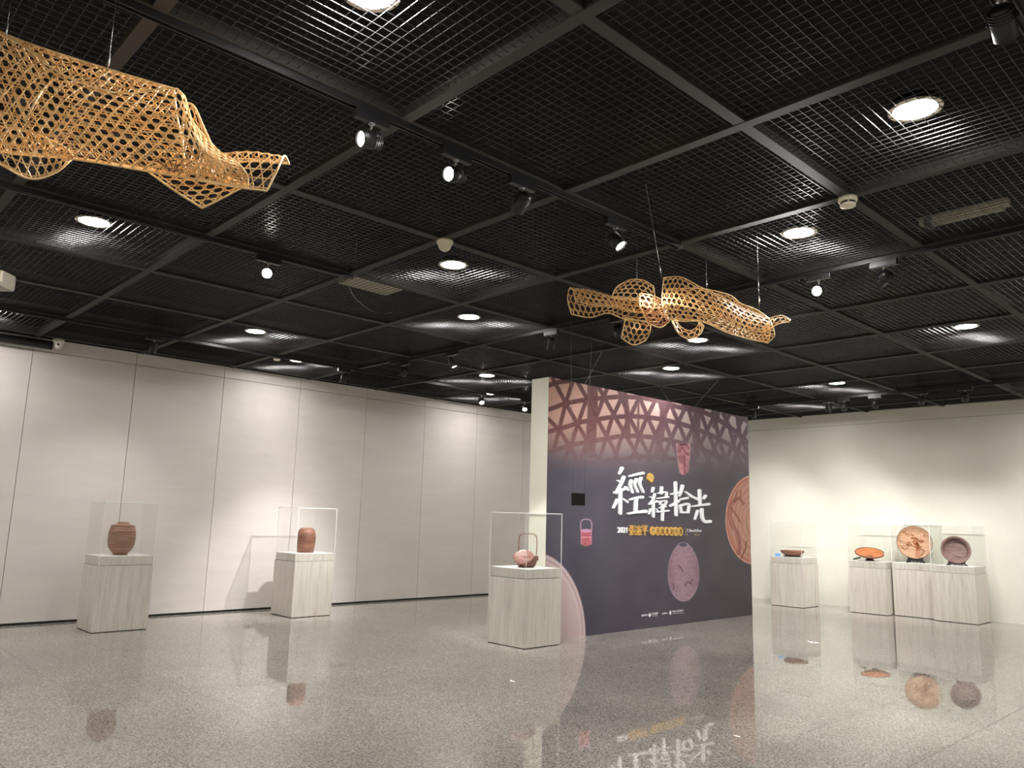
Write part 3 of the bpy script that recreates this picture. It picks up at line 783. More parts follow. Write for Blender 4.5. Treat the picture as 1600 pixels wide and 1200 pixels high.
OV = [(1018.5, 829.6), (1026, 829.8), (1033.2, 829.9), (1040.5, 830.1), (1047.8, 830.3), (1054.5, 830.5), (1061.5, 830.6)]
for (cx, cy), ch in zip(OV, '竹藤編織創作展'):
    q = MB(); m = 28; c = ony(cx, cy, YP); rx = (ony(cx+3.75, cy, YP)-c)[0]; rz = (c-ony(cx, cy+6.9, YP))[2]
    ring = [(c[0]+rx*math.cos(2*math.pi*k/m), c[2]+rz*math.sin(2*math.pi*k/m)) for k in range(m)]
    q.add([(x, YP+0.001, z) for x, z in ring]+[(x, YP-0.022, z) for x, z in ring], [(i, (i+1) % m, m+(i+1) % m, m+i) for i in range(m)]+[tuple(range(m, 2*m))])
    o = q.build('gold_oval', MT['gold'], partition)
    t = text_mesh('oval_character', ch, MT['ink'], partition, cx-2.3, cx+2.3, cy, 9.4, 0.0, 0.006, YP-0.0222)
    if t: t.parent = o
text_mesh('date_line', '7.13tue-8.29sun', MT['print_white'], partition, 1072.6, 1096, 828.9, 4.6, 0.0, 0.03)
# gold seal
q = MB(); S = [(660,170),(700,205),(704,235),(690,285),(678,305),(655,292),(622,262),(620,235),(634,190)]
ring = [ony(*ZT(*p), YP) for p in S]; m = len(ring)
q.add([(p[0], YP+0.001, p[2]) for p in ring]+[(p[0], YP-0.03, p[2]) for p in ring], [(i, (i+1) % m, m+(i+1) % m, m+i) for i in range(m)]+[tuple(range(m, 2*m))])
o = q.build('gold_seal', MT['gold'], partition)
t = text_mesh('seal_character', '竹編', MT['print_gold'], partition, 1011.6, 1017.6, 747, 7.0, 0.0, 0.01, YP-0.0302)
if t: t.parent = o
# organiser credits along the lower edge
text_mesh('credit_text', '指導單位', MT['print_white'], partition, 1002, 1011.5, 961.3, 3.2, 0.0, 0.02)
text_mesh('credit_text', '文化部', MT['print_white'], partition, 1018.2, 1028.2, 958.6, 3.8, 0.0, 0.03)
text_mesh('credit_text', '主辦單位', MT['print_white'], partition, 1034.2, 1042.8, 958.3, 3.0, 0.0, 0.02)
text_mesh('credit_text', '國立新竹生活美學館', MT['print_white'], partition, 1050.4, 1068, 954.6, 3.0, 0.0, 0.03)
def flat_shape(name, pts, material):
    q = MB(); ring = [ony(*p, YP) for p in pts]; q.add([(p[0], YP-0.002, p[2]) for p in ring], [tuple(range(len(ring)))]); return q.build(name, material, partition)
flat_shape('credit_emblem', [(1012.8,960.5),(1014.5,958.2),(1015.8,957.2),(1016.6,960),(1017.4,961.2),(1016.2,963),(1014.6,964),(1013.2,962.8)], MT['print_white'])
flat_shape('credit_emblem', [(1047.2,953.2),(1049.2,957.2),(1047.4,961.4),(1045.2,957.4)], MT['print_white'])
flat_shape('credit_underline', [(1018.4,962.6),(1027.4,961.5),(1027.4,961.9),(1018.4,963.0)], MT['print_white'])
flat_shape('credit_underline', [(1050.6,958.3),(1068,957.2),(1068,957.6),(1050.6,958.7)], MT['print_white'])

# bracing cables from the partition top to the ceiling
for a, b in (((941, 549), (912, 574)), ((1030, 604), (1049, 628)), ((1122, 594), (1082, 624))):
    top = onz(*a, HC); Yb = YP+0.14; bot = ony(*b, Yb); bot[2] = PZ-0.002; bot[0] = min(max(bot[0], PX0+0.1), PX1-0.1)
    q = MB(); q.tube([top, bot], 0.0028, 6)
    o = q.build('brace_cable', MT['wire'], None)
    tag(o, 'thin steel bracing cable from the partition top to the ceiling', 'cable', 'bracing cables over the partition')

# ------------------------------------------------------------------ pedestals, acrylic cases
PH = 0.84; PB_H = 0.737; CH_T = 1.456; PW = 0.606
def pedestal(x, y, w, d, label):
    """x,y: corner with the lowest x and y"""
    root = tag(empty('pedestal', (x+w/2, y+d/2, 0)), label, 'pedestal', 'whitewashed wood display pedestals')
    q = MB(); q.cbox((-w/2, -d/2, 0.008), (w/2, d/2, PB_H-0.004), 0.0025); q.build('body', MT['ped'], root)
    q = MB(); q.box((-w/2+0.012, -d/2+0.012, 0.0), (w/2-0.012, d/2-0.012, 0.008)); q.build('plinth', MT['reveal'], root)
    q = MB(); q.box((-w/2+0.014, -d/2+0.014, PB_H-0.004), (w/2-0.014, d/2-0.014, PB_H)); q.build('shadow_gap', MT['reveal'], root)
    q = MB(); q.cbox((-w/2+0.011, -d/2+0.011, PB_H), (w/2-0.011, d/2-0.011, PH-0.004), 0.0015); q.build('cap', MT['ped'], root)
    q = MB(); q.box((-w/2+0.012, -d/2+0.012, PH-0.004), (w/2-0.012, d/2-0.012, PH)); q.build('spotlit_top', MT['spotlit_white'], root)  # white colour imitates the spotlight's brightness on the pedestal top
    return root
def case(x, y, w, d, label):
    root = tag(empty('display_case', (x+w/2, y+d/2, PB_H-0.004)), label, 'display case', 'clear acrylic display cases')
    H = CH_T-PB_H+0.004; t = 0.008; hw, hd = w/2, d/2
    def pane(lo, hi, thin):
        q = MB(); q.box(lo, hi)
        # faces order: bottom, top, -y, +x, +y, -x ; broad faces clear, narrow faces polished edge
        broad = {0: (3, 5), 1: (2, 4), 2: (0, 1)}[thin]
        q.m = [0 if k in broad else 1 for k in range(6)]
        q.build('pane', [MT['acrylic'], MT['edge']], root)
    pane((-hw, -hd, 0), (-hw+t, hd, H-t), 0); pane((hw-t, -hd, 0), (hw, hd, H-t), 0)
    pane((-hw+t, -hd, 0), (hw-t, -hd+t, H-t), 1); pane((-hw+t, hd-t, 0), (hw-t, hd, H-t), 1)
    pane((-hw, -hd, H-t), (hw, hd, H), 2)
    return root
PEDS = [(2.851, 9.746, 0.606, 0.56, 'the tall brown necked jar'), (5.302, 9.766, 0.60, 0.585, 'the small barrel-shaped jar'), (6.158, 6.222, 0.575, 0.60, 'the hoop-handled basket'),
        (13.11, 6.494, 0.60, 0.60, 'the shallow brown bowl'), (13.315, 5.187, 0.60, 0.60, 'the tilted orange dish'), (13.512, 4.552, 0.60, 0.60, 'the large tree-patterned plate'), (13.375, 3.902, 0.60, 0.612, 'the deep brown round dish')]
for x, y, w, d, what in PEDS:
    pedestal(x, y, w, d, 'pale whitewashed wood pedestal carrying ' + what)
    case(x, y, w, d, 'clear acrylic case over ' + what)
def ctr(i): return (PEDS[i][0]+PEDS[i][2]/2, PEDS[i][1]+PEDS[i][3]/2)

# ------------------------------------------------------------------ exhibits
MT['jar'] = woven('brown_fine_weave', srgb(152, 114, 94), srgb(176, 138, 116), srgb(126, 92, 76))
MT['jar2'] = woven('russet_fine_weave', srgb(138, 92, 74), srgb(162, 112, 92), srgb(112, 74, 60))
MT['bask'] = woven('rose_brown_weave', srgb(116, 74, 60), srgb(138, 92, 78), srgb(88, 54, 44), 0.32)
MT['bask_lid'] = woven('pale_rose_weave', srgb(156, 108, 98), srgb(196, 152, 144), srgb(112, 72, 64), 0.3)
MT['bowl'] = woven('dark_brown_weave', srgb(136, 92, 72), srgb(164, 116, 92), srgb(104, 68, 54))
MT['orange'] = woven('orange_weave', srgb(188, 112, 66), srgb(204, 132, 86), srgb(158, 88, 50))
MT['orange_rim'] = mat('dark_brown_rim', srgb(92, 52, 34), 0.4)
MT['greybrown'] = woven('grey_brown_weave', srgb(134, 106, 100), srgb(158, 130, 122), srgb(108, 82, 78))
MT['stand'] = mat('black_lacquer', srgb(44, 40, 42), 0.35)

def px_jar_axis(i, px):  # point on the pedestal's mid plane under image column px
    cx, cy = ctr(i); best = None
    for s in np.linspace(-0.28, 0.28, 113):
        P = np.array([cx, cy, PH]) + CR[0]*[1, 1, 0]*s
        d = abs(pj(P)[0]-px)
        if best is None or d < best[0]: best = (d, P)
    return best[1]
def px_scale(P): return F_PX/(CR @ (np.array(P)-[0, 0, CAM_H]))[2]

# tall jar with short neck
P = px_jar_axis(0, 187.5); s = px_scale(P)
root = tag(empty('woven_jar', (P[0], P[1], PH)), 'tall brown woven jar with a short neck and banded body', 'jar')
hgt = 50.5/s; k = hgt/50.5
prof = [(0.0005, 0.004), (10.2*k, 0.0), (10.6*k, 3*k), (13.5*k, 5*k), (17.0*k, 10*k), (19.2*k, 17*k), (20.0*k, 25*k), (19.6*k, 33*k), (18.4*k, 40*k), (17.0*k, 44.6*k), (16.0*k, 45.6*k), (12*k, 46.8*k), (8.8*k, 48*k), (8.2*k, 49.4*k), (8.6*k, 50.5*k), (7.6*k, 50.6*k), (7.2*k, 48*k), (10*k, 44*k), (0.0005, 43*k)]
q = MB(); q.lathe(prof, 64); q.build('body', MT['jar'], root)
for zz, rr in ((12.5, 18.2), (16.5, 19.3), (36, 19.4), (44.6, 17.2)):
    q = MB(); q.tube([((rr*k)*math.cos(a), (rr*k)*math.sin(a), zz*k) for a in np.linspace(0, 2*math.pi, 64, endpoint=False)], 0.45*k, 6, closed=True); q.build('band', MT['jar2'], root)
# barrel jar
P = px_jar_axis(1, 477); s = px_scale(P); k = 1/s
root = tag(empty('woven_jar', (P[0], P[1], PH)), 'small russet barrel-shaped woven jar with rounded shoulders', 'jar')
prof = [(0.0005, 0.003), (12.6*k, 0), (13.2*k, 6*k), (14.0*k, 13*k), (14.4*k, 20*k), (14.2*k, 26*k), (13.4*k, 31*k), (11.6*k, 35*k), (8.8*k, 37.4*k), (7.4*k, 37.8*k), (6.8*k, 37.2*k), (7*k, 33*k), (0.0005, 31*k)]
q = MB(); q.lathe(prof, 56); q.build('body', MT['jar2'], root)
for zz, rr in ((5.2, 13.2), (15.2, 14.25), (23.5, 14.4)):
    q = MB(); q.tube([((rr*k)*math.cos(a), (rr*k)*math.sin(a), zz*k) for a in np.linspace(0, 2*math.pi, 56, endpoint=False)], 0.3*k, 6, closed=True); q.build('band', MT['bask'], root)
# hoop-handled basket with leaning lid
P = px_jar_axis(2, 822); s = px_scale(P); k = 1/s
root = tag(empty('handled_basket', (P[0], P[1], PH)), 'squat rose-brown woven basket with hoop handle and leaning round lid', 'basket')
prof = [(0.0005, 0.003), (11.5*k, 0), (14.5*k, 3*k), (16.4*k, 7*k), (16.8*k, 11*k), (16.2*k, 15*k), (15.0*k, 17*k), (13.6*k, 16.6*k), (14.6*k, 14*k), (14.2*k, 7*k), (10*k, 3*k), (0.0005, 2.5*k)]
q = MB(); q.lathe(prof, 56); q.build('body', MT['bask'], root)
R_ = Vector(CR[0]*[1, 1, 0]).normalized(); B_ = Vector((CR[2][0], CR[2][1], 0)).normalized()
hp = [(-12.2, 12), (-12.4, 26), (-12.0, 44), (-10.6, 48.5), (-7.0, 51.2), (0, 51.4), (9, 51.2), (13.2, 49.5), (15.6, 45.5), (16.0, 36), (15.8, 26), (15.2, 14)]
for off in (-0.9,):
    q = MB(); pts = catmull([(a, b) for a, b in hp], 5)
    q.tube([R_*(a*k)+B_*(off*k)+Vector((0, 0, b*k)) for a, b in pts], 0.75*k, 8); q.build('handle', MT['jar2'], root)
lid = MB(); nrm = (-B_*0.58 - R_*0.10 + Vector((0, 0, 0.80))).normalized()
Mx = Matrix.Translation(-R_*(5.0*k)-B_*(8.0*k)+Vector((0, 0, 16.0*k))) @ Vector((0, 0, 1)).rotation_difference(nrm).to_matrix().to_4x4()
lid.lathe([(0.0005, -3*k), (12*k, -2.6*k), (15.6*k, -1.2*k), (16.4*k, 0.4*k), (15.4*k, 1.8*k), (11*k, 3*k), (5*k, 3.6*k), (0.0005, 3.8*k)], 48)
lo = lid.build('lid', MT['bask_lid'], root); lo.data.transform(Mx)
q = MB(); q.cbox((-3*k, -3*k, 0), (3*k, 3*k, 7.5*k), 0.8*k)
so = q.build('spout_tab', MT['bask'], root, R_*(15*k)+Vector((0, 0, 10*k)))
# shallow bowl on a low stand
P = px_jar_axis(3, 1238); s = px_scale(P); k = 1/s
root = tag(empty('woven_bowl', (P[0], P[1], PH)), 'shallow dark-brown woven bowl on a low black foot', 'bowl')
prof = [(0.0005, 2.2*k), (8*k, 1.6*k), (13*k, 3*k), (17*k, 6.5*k), (18.2*k, 9.4*k), (17.5*k, 9.8*k), (16*k, 7.4*k), (12*k, 4.6*k), (0.0005, 3.8*k)]
q = MB(); q.lathe(prof, 56); q.build('body', MT['bowl'], root)
q = MB(); q.lathe([(13.5*k, 0), (14*k, 0.8*k), (10*k, 2.6*k), (7*k, 2.6*k), (9*k, 0)], 40); q.build('foot', MT['stand'], root)
# glowing blue card imitating a screen reflection beside the bowl
P = px_jar_axis(3, 1214.5)
q = MB(); q.cbox((-0.045, -0.004, 0.0), (0.045, 0.004, 0.052), 0.0015)
o = q.build('reflection_card', emit('blue_reflection_glow', (0.25, 0.5, 1.0, 1), 0.9), None, (P[0], P[1], PH+0.0005), (0, 0, -0.9))
tag(o, 'small glowing blue card imitating a screen reflection beside the shallow bowl', 'card')

def dish_matrix(loc, n):
    return Matrix.Translation(loc) @ Vector((0, 0, 1)).rotation_difference(Vector(n).normalized()).to_matrix().to_4x4()
def stand_mesh(wid, hei, k):
    """carved scroll-foot plate stand, facing -Y locally"""
    q = MB()
    out = [(-1.0, 0), (-0.9, 0.18), (-0.72, 0.42), (-0.78, 0.72), (-0.82, 1.0), (-0.62, 1.0), (-0.58, 0.74), (-0.3, 0.66), (0, 0.62), (0.3, 0.66), (0.58, 0.74), (0.62, 1.0), (0.82, 1.0), (0.78, 0.72), (0.72, 0.42), (0.9, 0.18), (1.0, 0), (0.74, 0), (0.6, 0.28), (0.34, 0.3), (0.26, 0.1), (0.1, 0.16), (0, 0.34), (-0.1, 0.16), (-0.26, 0.1), (-0.34, 0.3), (-0.6, 0.28), (-0.74, 0)]
    m = len(out); t = 0.016
    bm = bmesh.new(); vs = [bm.verts.new((a*wid/2, -t/2, b*hei)) for a, b in out]; f = bm.faces.new(vs)
    bmesh.ops.triangulate(bm, faces=[f])
    r = bmesh.ops.extrude_face_region(bm, geom=list(bm.faces))
    for v in [g for g in r['geom'] if isinstance(g, bmesh.types.BMVert)]: v.co.y += t
    bmesh.ops.recalc_face_normals(bm, faces=list(bm.faces)); q.bm(bm)
    return q
TOCAM = -Vector((CR[2][0], CR[2][1], 0)).normalized()

def plate_on_stand(i, px, rpx, cy_px, label, matf, mrim, deep, facing, stand_w, lean, patt=None):
    P = px_jar_axis(i, px); s = px_scale(P); k = 1/s; R = rpx*k
    zc = 0.0
    for zz in np.linspace(0.0, 0.6, 601):
        if pj((P[0], P[1], PH+zz))[1] <= cy_px: zc = zz; break
    root = tag(empty('woven_plate', (P[0], P[1], PH)), label, 'plate')
    n = Vector((facing[0]*math.cos(lean), facing[1]*math.cos(lean), math.sin(lean)))
    Mx = dish_matrix(Vector((0, 0, zc)), n)
    if deep > 0.05:
        pr_ = [(0.0005, -deep), (R*0.72, -deep), (R*0.93, -deep*0.5), (R, 0.004), (R, 0.014), (R*0.95, 0.014), (R*0.86, 0.004), (R*0.84, -deep*0.3), (R*0.80, -deep+0.012), (R*0.76, -deep+0.008), (0.0005, -deep+0.008)]
    else: pr_ = None
    q = MB(); q.lathe(pr_ or [(0.0005, -deep), (R*0.55, -deep), (R*0.86, -deep*0.55), (R, 0.006), (R*1.0, 0.014), (R*0.965, 0.012), (R*0.9, -deep*0.2), (R*0.80, -deep*0.55), (R*0.6, -deep+0.008), (0.0005, -deep+0.008)], 64, M=Mx)
    q.build('body', matf, root)
    q = MB(); q.tube([Mx @ Vector((R*math.cos(a), R*math.sin(a), 0.010)) for a in np.linspace(0, 2*math.pi, 72, endpoint=False)], 0.006, 6, closed=True); q.build('rim', mrim, root)
    rz = math.atan2(facing[1], facing[0])+math.pi/2
    st = stand_mesh(stand_w*k, max(0.05, zc-R*math.cos(lean)+0.045), k)
    st.build('stand', MT['stand'], root, Vector((facing[0], facing[1], 0))*0.025, (0, 0, rz))
    st2 = stand_mesh(stand_w*k*0.7, max(0.04, zc-R*math.cos(lean)+0.02), k)
    st2.build('stand_back', MT['stand'], root, -Vector((facing[0], facing[1], 0))*0.05, (0, 0, rz))
    return root, Mx, R, deep
f1 = Vector((-0.93, -0.36, 0)).normalized()
MT['tree_plate'] = woven('pale_tan_weave', srgb(196, 152, 118), srgb(216, 176, 144), srgb(170, 126, 96))
MT['tree'] = mat('burnt_orange_inlay', srgb(150, 84, 30), 0.5)
root, Mx, R, dp = plate_on_stand(5, 1430.5, 25.0, 847.5, 'large pale tan round plate with an orange tree motif on a black stand', MT['tree_plate'], MT['greybrown'], 0.030, f1, 28, 0.14)
rnd = random.Random(3)
def on_plate(u, v): # u right, v up in plate radius units
    loc = Mx.inverted() @ (Mx.translation + (Vector((-f1.y, f1.x, 0))*u + Vector((0, 0, 1))*v)*R)
    r = math.hypot(loc.x, loc.y)/R
    z = -dp+0.0085 if r < 0.6 else (-dp+0.0085)+(r-0.6)/0.36*(dp+0.002)
    return Mx @ Vector((loc.x, loc.y, z+0.0015))
def inlay(name, quads):
    q = MB()
    for a in quads: q.add([on_plate(*p) for p in a], [tuple(range(len(a)))])
    return q.build(name, MT['tree'], root)
SGN = 1 if pj(np.array(on_plate(0.5, 0))+np.array(root.location))[0] > pj(np.array(on_plate(-0.5, 0))+np.array(root.location))[0] else -1
def S_(pts): return [(SGN*a, b) for a, b in pts]
inlay('tree_trunk', [S_([(0.0, -0.93), (0.32, -0.93), (0.26, -0.5), (0.06, -0.5)]), S_([(0.06, -0.5), (0.26, -0.5), (0.22, 0.05), (0.10, 0.12)])])
lf = []
for (cx, cy, rr, m) in ((0.12, 0.05, 0.2, 16), (-0.05, 0.32, 0.14, 9), (0.38, 0.12, 0.16, 9), (-0.28, -0.12, 0.17, 10), (0.25, -0.25, 0.16, 9), (0.1, -0.15, 0.16, 10)):
    for _ in range(m):
        a = rnd.random()*6.28; r = rr*math.sqrt(rnd.random()); x, y = cx+r*math.cos(a), cy+r*math.sin(a); s_ = 0.035+0.03*rnd.random()
        lf.append(S_([(x+s_*math.cos(t+a), y+s_*0.8*math.sin(t+a)) for t in np.linspace(0, 6.28, 7)[:-1]]))
inlay('tree_leaves', lf)
def br(pts, w=0.018):
    out = []
    for (a, b), (c, d) in zip(pts[:-1], pts[1:]):
        L = math.hypot(c-a, d-b); nx, ny = -(d-b)/L*w, (c-a)/L*w; out.append(S_([(a+nx, b+ny), (c+nx, d+ny), (c-nx, d-ny), (a-nx, b-ny)]))
    return out
inlay('tree_branch', br([(-0.68, 0.62), (-0.5, 0.66), (-0.45, 0.5), (-0.2, 0.55), (0.0, 0.45)])+br([(-0.75, -0.3), (-0.55, -0.45), (-0.4, -0.38), (-0.3, -0.2)])+br([(0.2, -0.3), (0.5, -0.45), (0.45, -0.65), (0.3, -0.75)])+br([(0.55, 0.4), (0.6, 0.6)]))
plate_on_stand(6, 1495, 20.8, 859.0, 'deep grey-brown round woven dish standing upright on a black stand', MT['greybrown'], MT['greybrown'], 0.075, Vector((-0.88, -0.47, 0)).normalized(), 31, 0.20)
# tilted orange oval dish
P = px_jar_axis(4, 1359); s = px_scale(P); k = 1/s
root = tag(empty('oval_dish', (P[0], P[1], PH)), 'orange woven oval dish tilted on a small black easel', 'dish')
TOCAM = -Vector((P[0], P[1], 0)).normalized(); R_ = Vector((-TOCAM.y, TOCAM.x, 0))
if pj(np.array(P)+np.array(R_)*0.1)[0] < pj(P)[0]: R_ = -R_
n = (TOCAM*0.34 + R_*0.05 + Vector((0, 0, 0.93))).normalized()
Mx = Matrix.Translation(Vector((0, 0, 11.2*k))) @ Vector((0, 0, 1)).rotation_difference(n).to_matrix().to_4x4()
q = MB(); R = 20.6*k
q.lathe([(0.0005, -4*k), (R*0.5, -3.8*k), (R*0.85, -1.6*k), (R, 1.2*k), (R*0.96, 1.4*k), (R*0.8, -0.6*k), (R*0.5, -2.2*k), (0.0005, -2.6*k)], 56, M=Mx); q.build('body', MT['orange'], root)
q = MB(); q.tube([Mx @ Vector((R*math.cos(a), R*math.sin(a), 1.2*k)) for a in np.linspace(0, 2*math.pi, 64, endpoint=False)], 0.9*k, 6, closed=True); q.build('rim', MT['orange_rim'], root)
q = MB(); q.lathe([(7*k, 0.0), (7*k, 0.8*k), (5*k, 3*k), (5*k, 8*k)], 24, close=True); q.build('foot', MT['stand'], root)
q = MB(); a_ = -R_*(24*k)+TOCAM*(2*k); q.tube([a_+Vector((0, 0, 1.3*k)), -R_*(13*k)+TOCAM*(1*k)+Vector((0, 0, 4.6*k))], 1.2*k, 8); q.build('easel_arm', MT['stand'], root)
q = MB(); q.add([Mx @ Vector((x*k, y*k, -2.0*k)) for x, y in ((-14, -2), (-8, -5), (-3, -6), (-8, -7.4), (-14, -5))], [(0, 1, 2, 3, 4)]); q.build('dark_inlay', MT['orange_rim'], root)

# ------------------------------------------------------------------ hanging woven bamboo sculptures
def bicubic(grid):
    """Catmull-Rom surface over a rows x cols grid of points; returns f(u,v), u along rows index, v along cols"""
    G = np.array(grid, float); nr, nc = G.shape[:2]
    def w(t): return np.array([-0.5*t+t*t-0.5*t**3, 1-2.5*t*t+1.5*t**3, 0.5*t+2*t*t-1.5*t**3, -0.5*t*t+0.5*t**3])
    def get(i, j):
        if i < 0: return 2*get(0, j)-get(1, j)
        if i >= nr: return 2*get(nr-1, j)-get(nr-2, j)
        if j < 0: return 2*G[i, 0]-G[i, 1]
        if j >= nc: return 2*G[i, nc-1]-G[i, nc-2]
        return G[i, j]
    E = np.array([[get(i, j) for j in range(-1, nc+1)] for i in range(-1, nr+1)])
    def f(u, v):
        a = min(max(u, 0), 1)*(nr-1); b = min(max(v, 0), 1)*(nc-1)
        i = min(int(a), nr-2); j = min(int(b), nc-2)
        return np.einsum('i,j,ijk->k', w(a-i), w(b-j), E[i:i+4, j:j+4])
    return f
HEX = 0.041; EDGE = HEX/2
def woven_sheet(grid, D, material, root, hexs=HEX, sw=0.0047, rim=True, rim_r=0.0042):
    P3 = [[tuple(at_depth(x, y, D+d)) for x, y, d in row] for row in grid]
    f = bicubic(P3); base = np.array(root.location)
    def F(u, v): return f(u, v)-base
    us = np.linspace(0, 1, 15)
    Lu = np.mean([sum(np.linalg.norm(f(a, v)-f(b, v)) for a, b in zip(us[:-1], us[1:])) for v in (0.1, 0.5, 0.9)])
    Lv = np.mean([sum(np.linalg.norm(f(u, a)-f(u, b)) for a, b in zip(us[:-1], us[1:])) for u in (0.1, 0.5, 0.9)])
    sp = hexs*math.sqrt(3)/2; q = MB(); th = 0.0007; step = hexs/4
    # cache surface on a fine grid for speed
    nu = max(12, int(Lu/0.012)); nv = max(10, int(Lv/0.012))
    TB = np.array([[F(i/nu, j/nv) for j in range(nv+1)] for i in range(nu+1)])
    def S(u, v):
        a = min(max(u, 0), 1)*nu; b = min(max(v, 0), 1)*nv; i = min(int(a), nu-1); j = min(int(b), nv-1); a -= i; b -= j
        return (TB[i, j]*(1-a)+TB[i+1, j]*a)*(1-b)+(TB[i, j+1]*(1-a)+TB[i+1, j+1]*a)*b
    def N(u, v):
        e = 0.02; n = np.cross(S(min(u+e, 1), v)-S(max(u-e, 0), v), S(u, min(v+e, 1))-S(u, max(v-e, 0))); L = np.linalg.norm(n)
        return n/L if L > 1e-9 else np.array([0, 0, 1.0])
    for fam, ang in enumerate((0.0, math.pi/3, 2*math.pi/3)):
        dx, dy = math.cos(ang), math.sin(ang); nxn, nyn = -dy, dx
        cs = [(a*nxn+b*nyn) for a in (0, Lu) for b in (0, Lv)]; k0 = math.floor(min(cs)/sp)-1; k1 = math.ceil(max(cs)/sp)+1
        for kk in range(k0, k1+1):
            off = (kk+0.5)*sp
            # clip line p = off*n + t*d to the rectangle
            t0, t1 = -1e9, 1e9
            for (o_, d_, hi) in ((off*nxn, dx, Lu), (off*nyn, dy, Lv)):
                if abs(d_) < 1e-9:
                    if o_ < 0 or o_ > hi: t0, t1 = 1, 0
                else:
                    a, b = (0-o_)/d_, (hi-o_)/d_; t0 = max(t0, min(a, b)); t1 = min(t1, max(a, b))
            if t1-t0 < 0.006: continue
            m = max(2, int((t1-t0)/step)+1); rows = []
            for i in range(m+1):
                t = t0+(t1-t0)*i/m; x = off*nxn+t*dx; y = off*nyn+t*dy
                c = S(x/Lu, y/Lv); nn = N(x/Lu, y/Lv)
                lift = 0.0013*math.sin(2*math.pi*t/hexs*1.0+fam*2.1+kk*math.pi)
                c = c+nn*lift
                x2, y2 = x+dx*0.004, y+dy*0.004
                tg = S(x2/Lu, y2/Lv)-S((x-dx*0.004)/Lu, (y-dy*0.004)/Lv); L = np.linalg.norm(tg)
                tg = tg/L if L > 1e-9 else np.array([1.0, 0, 0])
                sd = np.cross(nn, tg); L = np.linalg.norm(sd); sd = sd/L if L > 1e-9 else np.array([0, 1.0, 0])
                h = sw/2
                rows += [c-sd*h-nn*th, c+sd*h-nn*th, c+sd*h+nn*th, c-sd*h+nn*th]
            fs = []
            for i in range(m):
                a = 4*i; b = 4*i+4
                for e in range(4): fs.append((a+e, a+(e+1) % 4, b+(e+1) % 4, b+e))
            q.add(rows, fs)
    o = q.build('woven_sheet', material, root)
    if rim:
        r = MB(); nn = 22
        loop = [S(t, 0) for t in np.linspace(0, 1, nn)][:-1]+[S(1, t) for t in np.linspace(0, 1, nn)][:-1]+[S(1-t, 1) for t in np.linspace(0, 1, nn)][:-1]+[S(0, 1-t) for t in np.linspace(0, 1, nn)][:-1]
        r.tube(loop, rim_r, 6, closed=True); ro_ = r.build('rim', MT['bamboo_rim'], root)
    return o
def wire_to(root, top, bot, name='wire', r=0.0012):
    b = np.array(root.location); q = MB(); q.tube([np.array(top)-b, np.array(bot)-b], r, 6)
    o = q.build('suspension_wire', MT['wire'], root)
    q = MB(); d = (np.array(bot)-np.array(top)); d = d/np.linalg.norm(d)
    L = np.linalg.norm(np.array(bot)-np.array(top)); c = np.array(top)+d*L*0.8-b
    q.tube([c, c+d*0.05], 0.0035, 8); q.build('wire_gripper', MT['silver'], root)

DL_ = 3.0
Lroot = tag(empty('bamboo_sculpture', tuple(at_depth(190, 190, DL_))), 'large golden open-weave bamboo sculpture hung by the ceiling, cut by the frame edge', 'sculpture')
woven_sheet([[(-90,20,-.02),(-100,80,-.12),(-95,150,-.14),(-90,215,-.05)], [(20,62,-.02),(15,115,-.13),(10,180,-.15),(5,238,-.05)], [(100,118,-.06),(100,160,-.15),(105,210,-.15),(110,248,-.04)],
    [(190,146,-.08),(190,182,-.15),(195,230,-.14),(200,262,-.04)], [(277,139,-.05),(285,188,-.13),(292,240,-.12),(285,277,-.04)], [(302,192,-.02),(320,228,-.1),(338,258,-.1),(342,285,-.03)], [(345,240,0),(368,252,-.06),(385,272,-.07),(388,291,-.03)]], DL_, MT['bamboo'], Lroot)
woven_sheet([[(-90,0,.02),(-95,80,.14),(-95,150,.15),(-90,220,.05)], [(10,54,.02),(10,110,.14),(10,180,.15),(10,238,.05)], [(130,96,.02),(130,140,.13),(130,200,.13),(130,250,.05)], [(272,139,.02),(276,178,.1),(285,225,.1),(288,275,.03)]], DL_, MT['bamboo'], Lroot)
woven_sheet([[(-90,2,.02),(-92,12,-.02),(-90,22,-.03)], [(10,54,.02),(14,58,-.01),(20,63,-.02)], [(130,96,.02),(120,104,-.03),(108,121,-.06)], [(200,117,.02),(197,126,-.04),(195,145,-.08)], [(272,139,.02),(274,139,-.02),(277,140,-.05)]], DL_, MT['bamboo'], Lroot, rim=False)
woven_sheet([[(288,160,.06),(285,215,.08),(290,270,.04)], [(303,166,.0),(308,215,.06),(318,272,.03)], [(318,198,-.0),(330,240,.05),(342,280,.02)], [(336,238,.0),(350,262,.03),(362,286,.0)]], DL_, MT['bamboo'], Lroot)
woven_sheet([[(322,262,.06),(320,243,.0),(314,258,-.07),(306,281,-.05)], [(392,252,.06),(386,236,0),(372,262,-.07),(362,291,-.05)], [(452,256,.05),(444,243.5,.0),(433,266,-.05),(417,298,-.04)]], DL_, MT['bamboo'], Lroot)
woven_sheet([[(226,264,.0),(262,255,.02),(300,252,.02)], [(272,297,-.03),(310,287,-.01),(342,272,.0)], [(316,325,-.05),(350,308,-.04),(386,289,-.03)]], DL_, MT['bamboo'], Lroot)
woven_sheet([[(-80,185,-.03),(-78,205,-.05),(-75,222,-.03)], [(-15,195,-.05),(-12,225,-.08),(-8,252,-.05)], [(40,205,-.06),(42,245,-.09),(46,279,-.05)], [(82,220,-.05),(84,248,-.07),(86,270,-.04)], [(112,238,-.03),(113,243,-.04),(114,247,-.02)]], DL_, MT['bamboo'], Lroot)
b0 = np.array(Lroot.location)
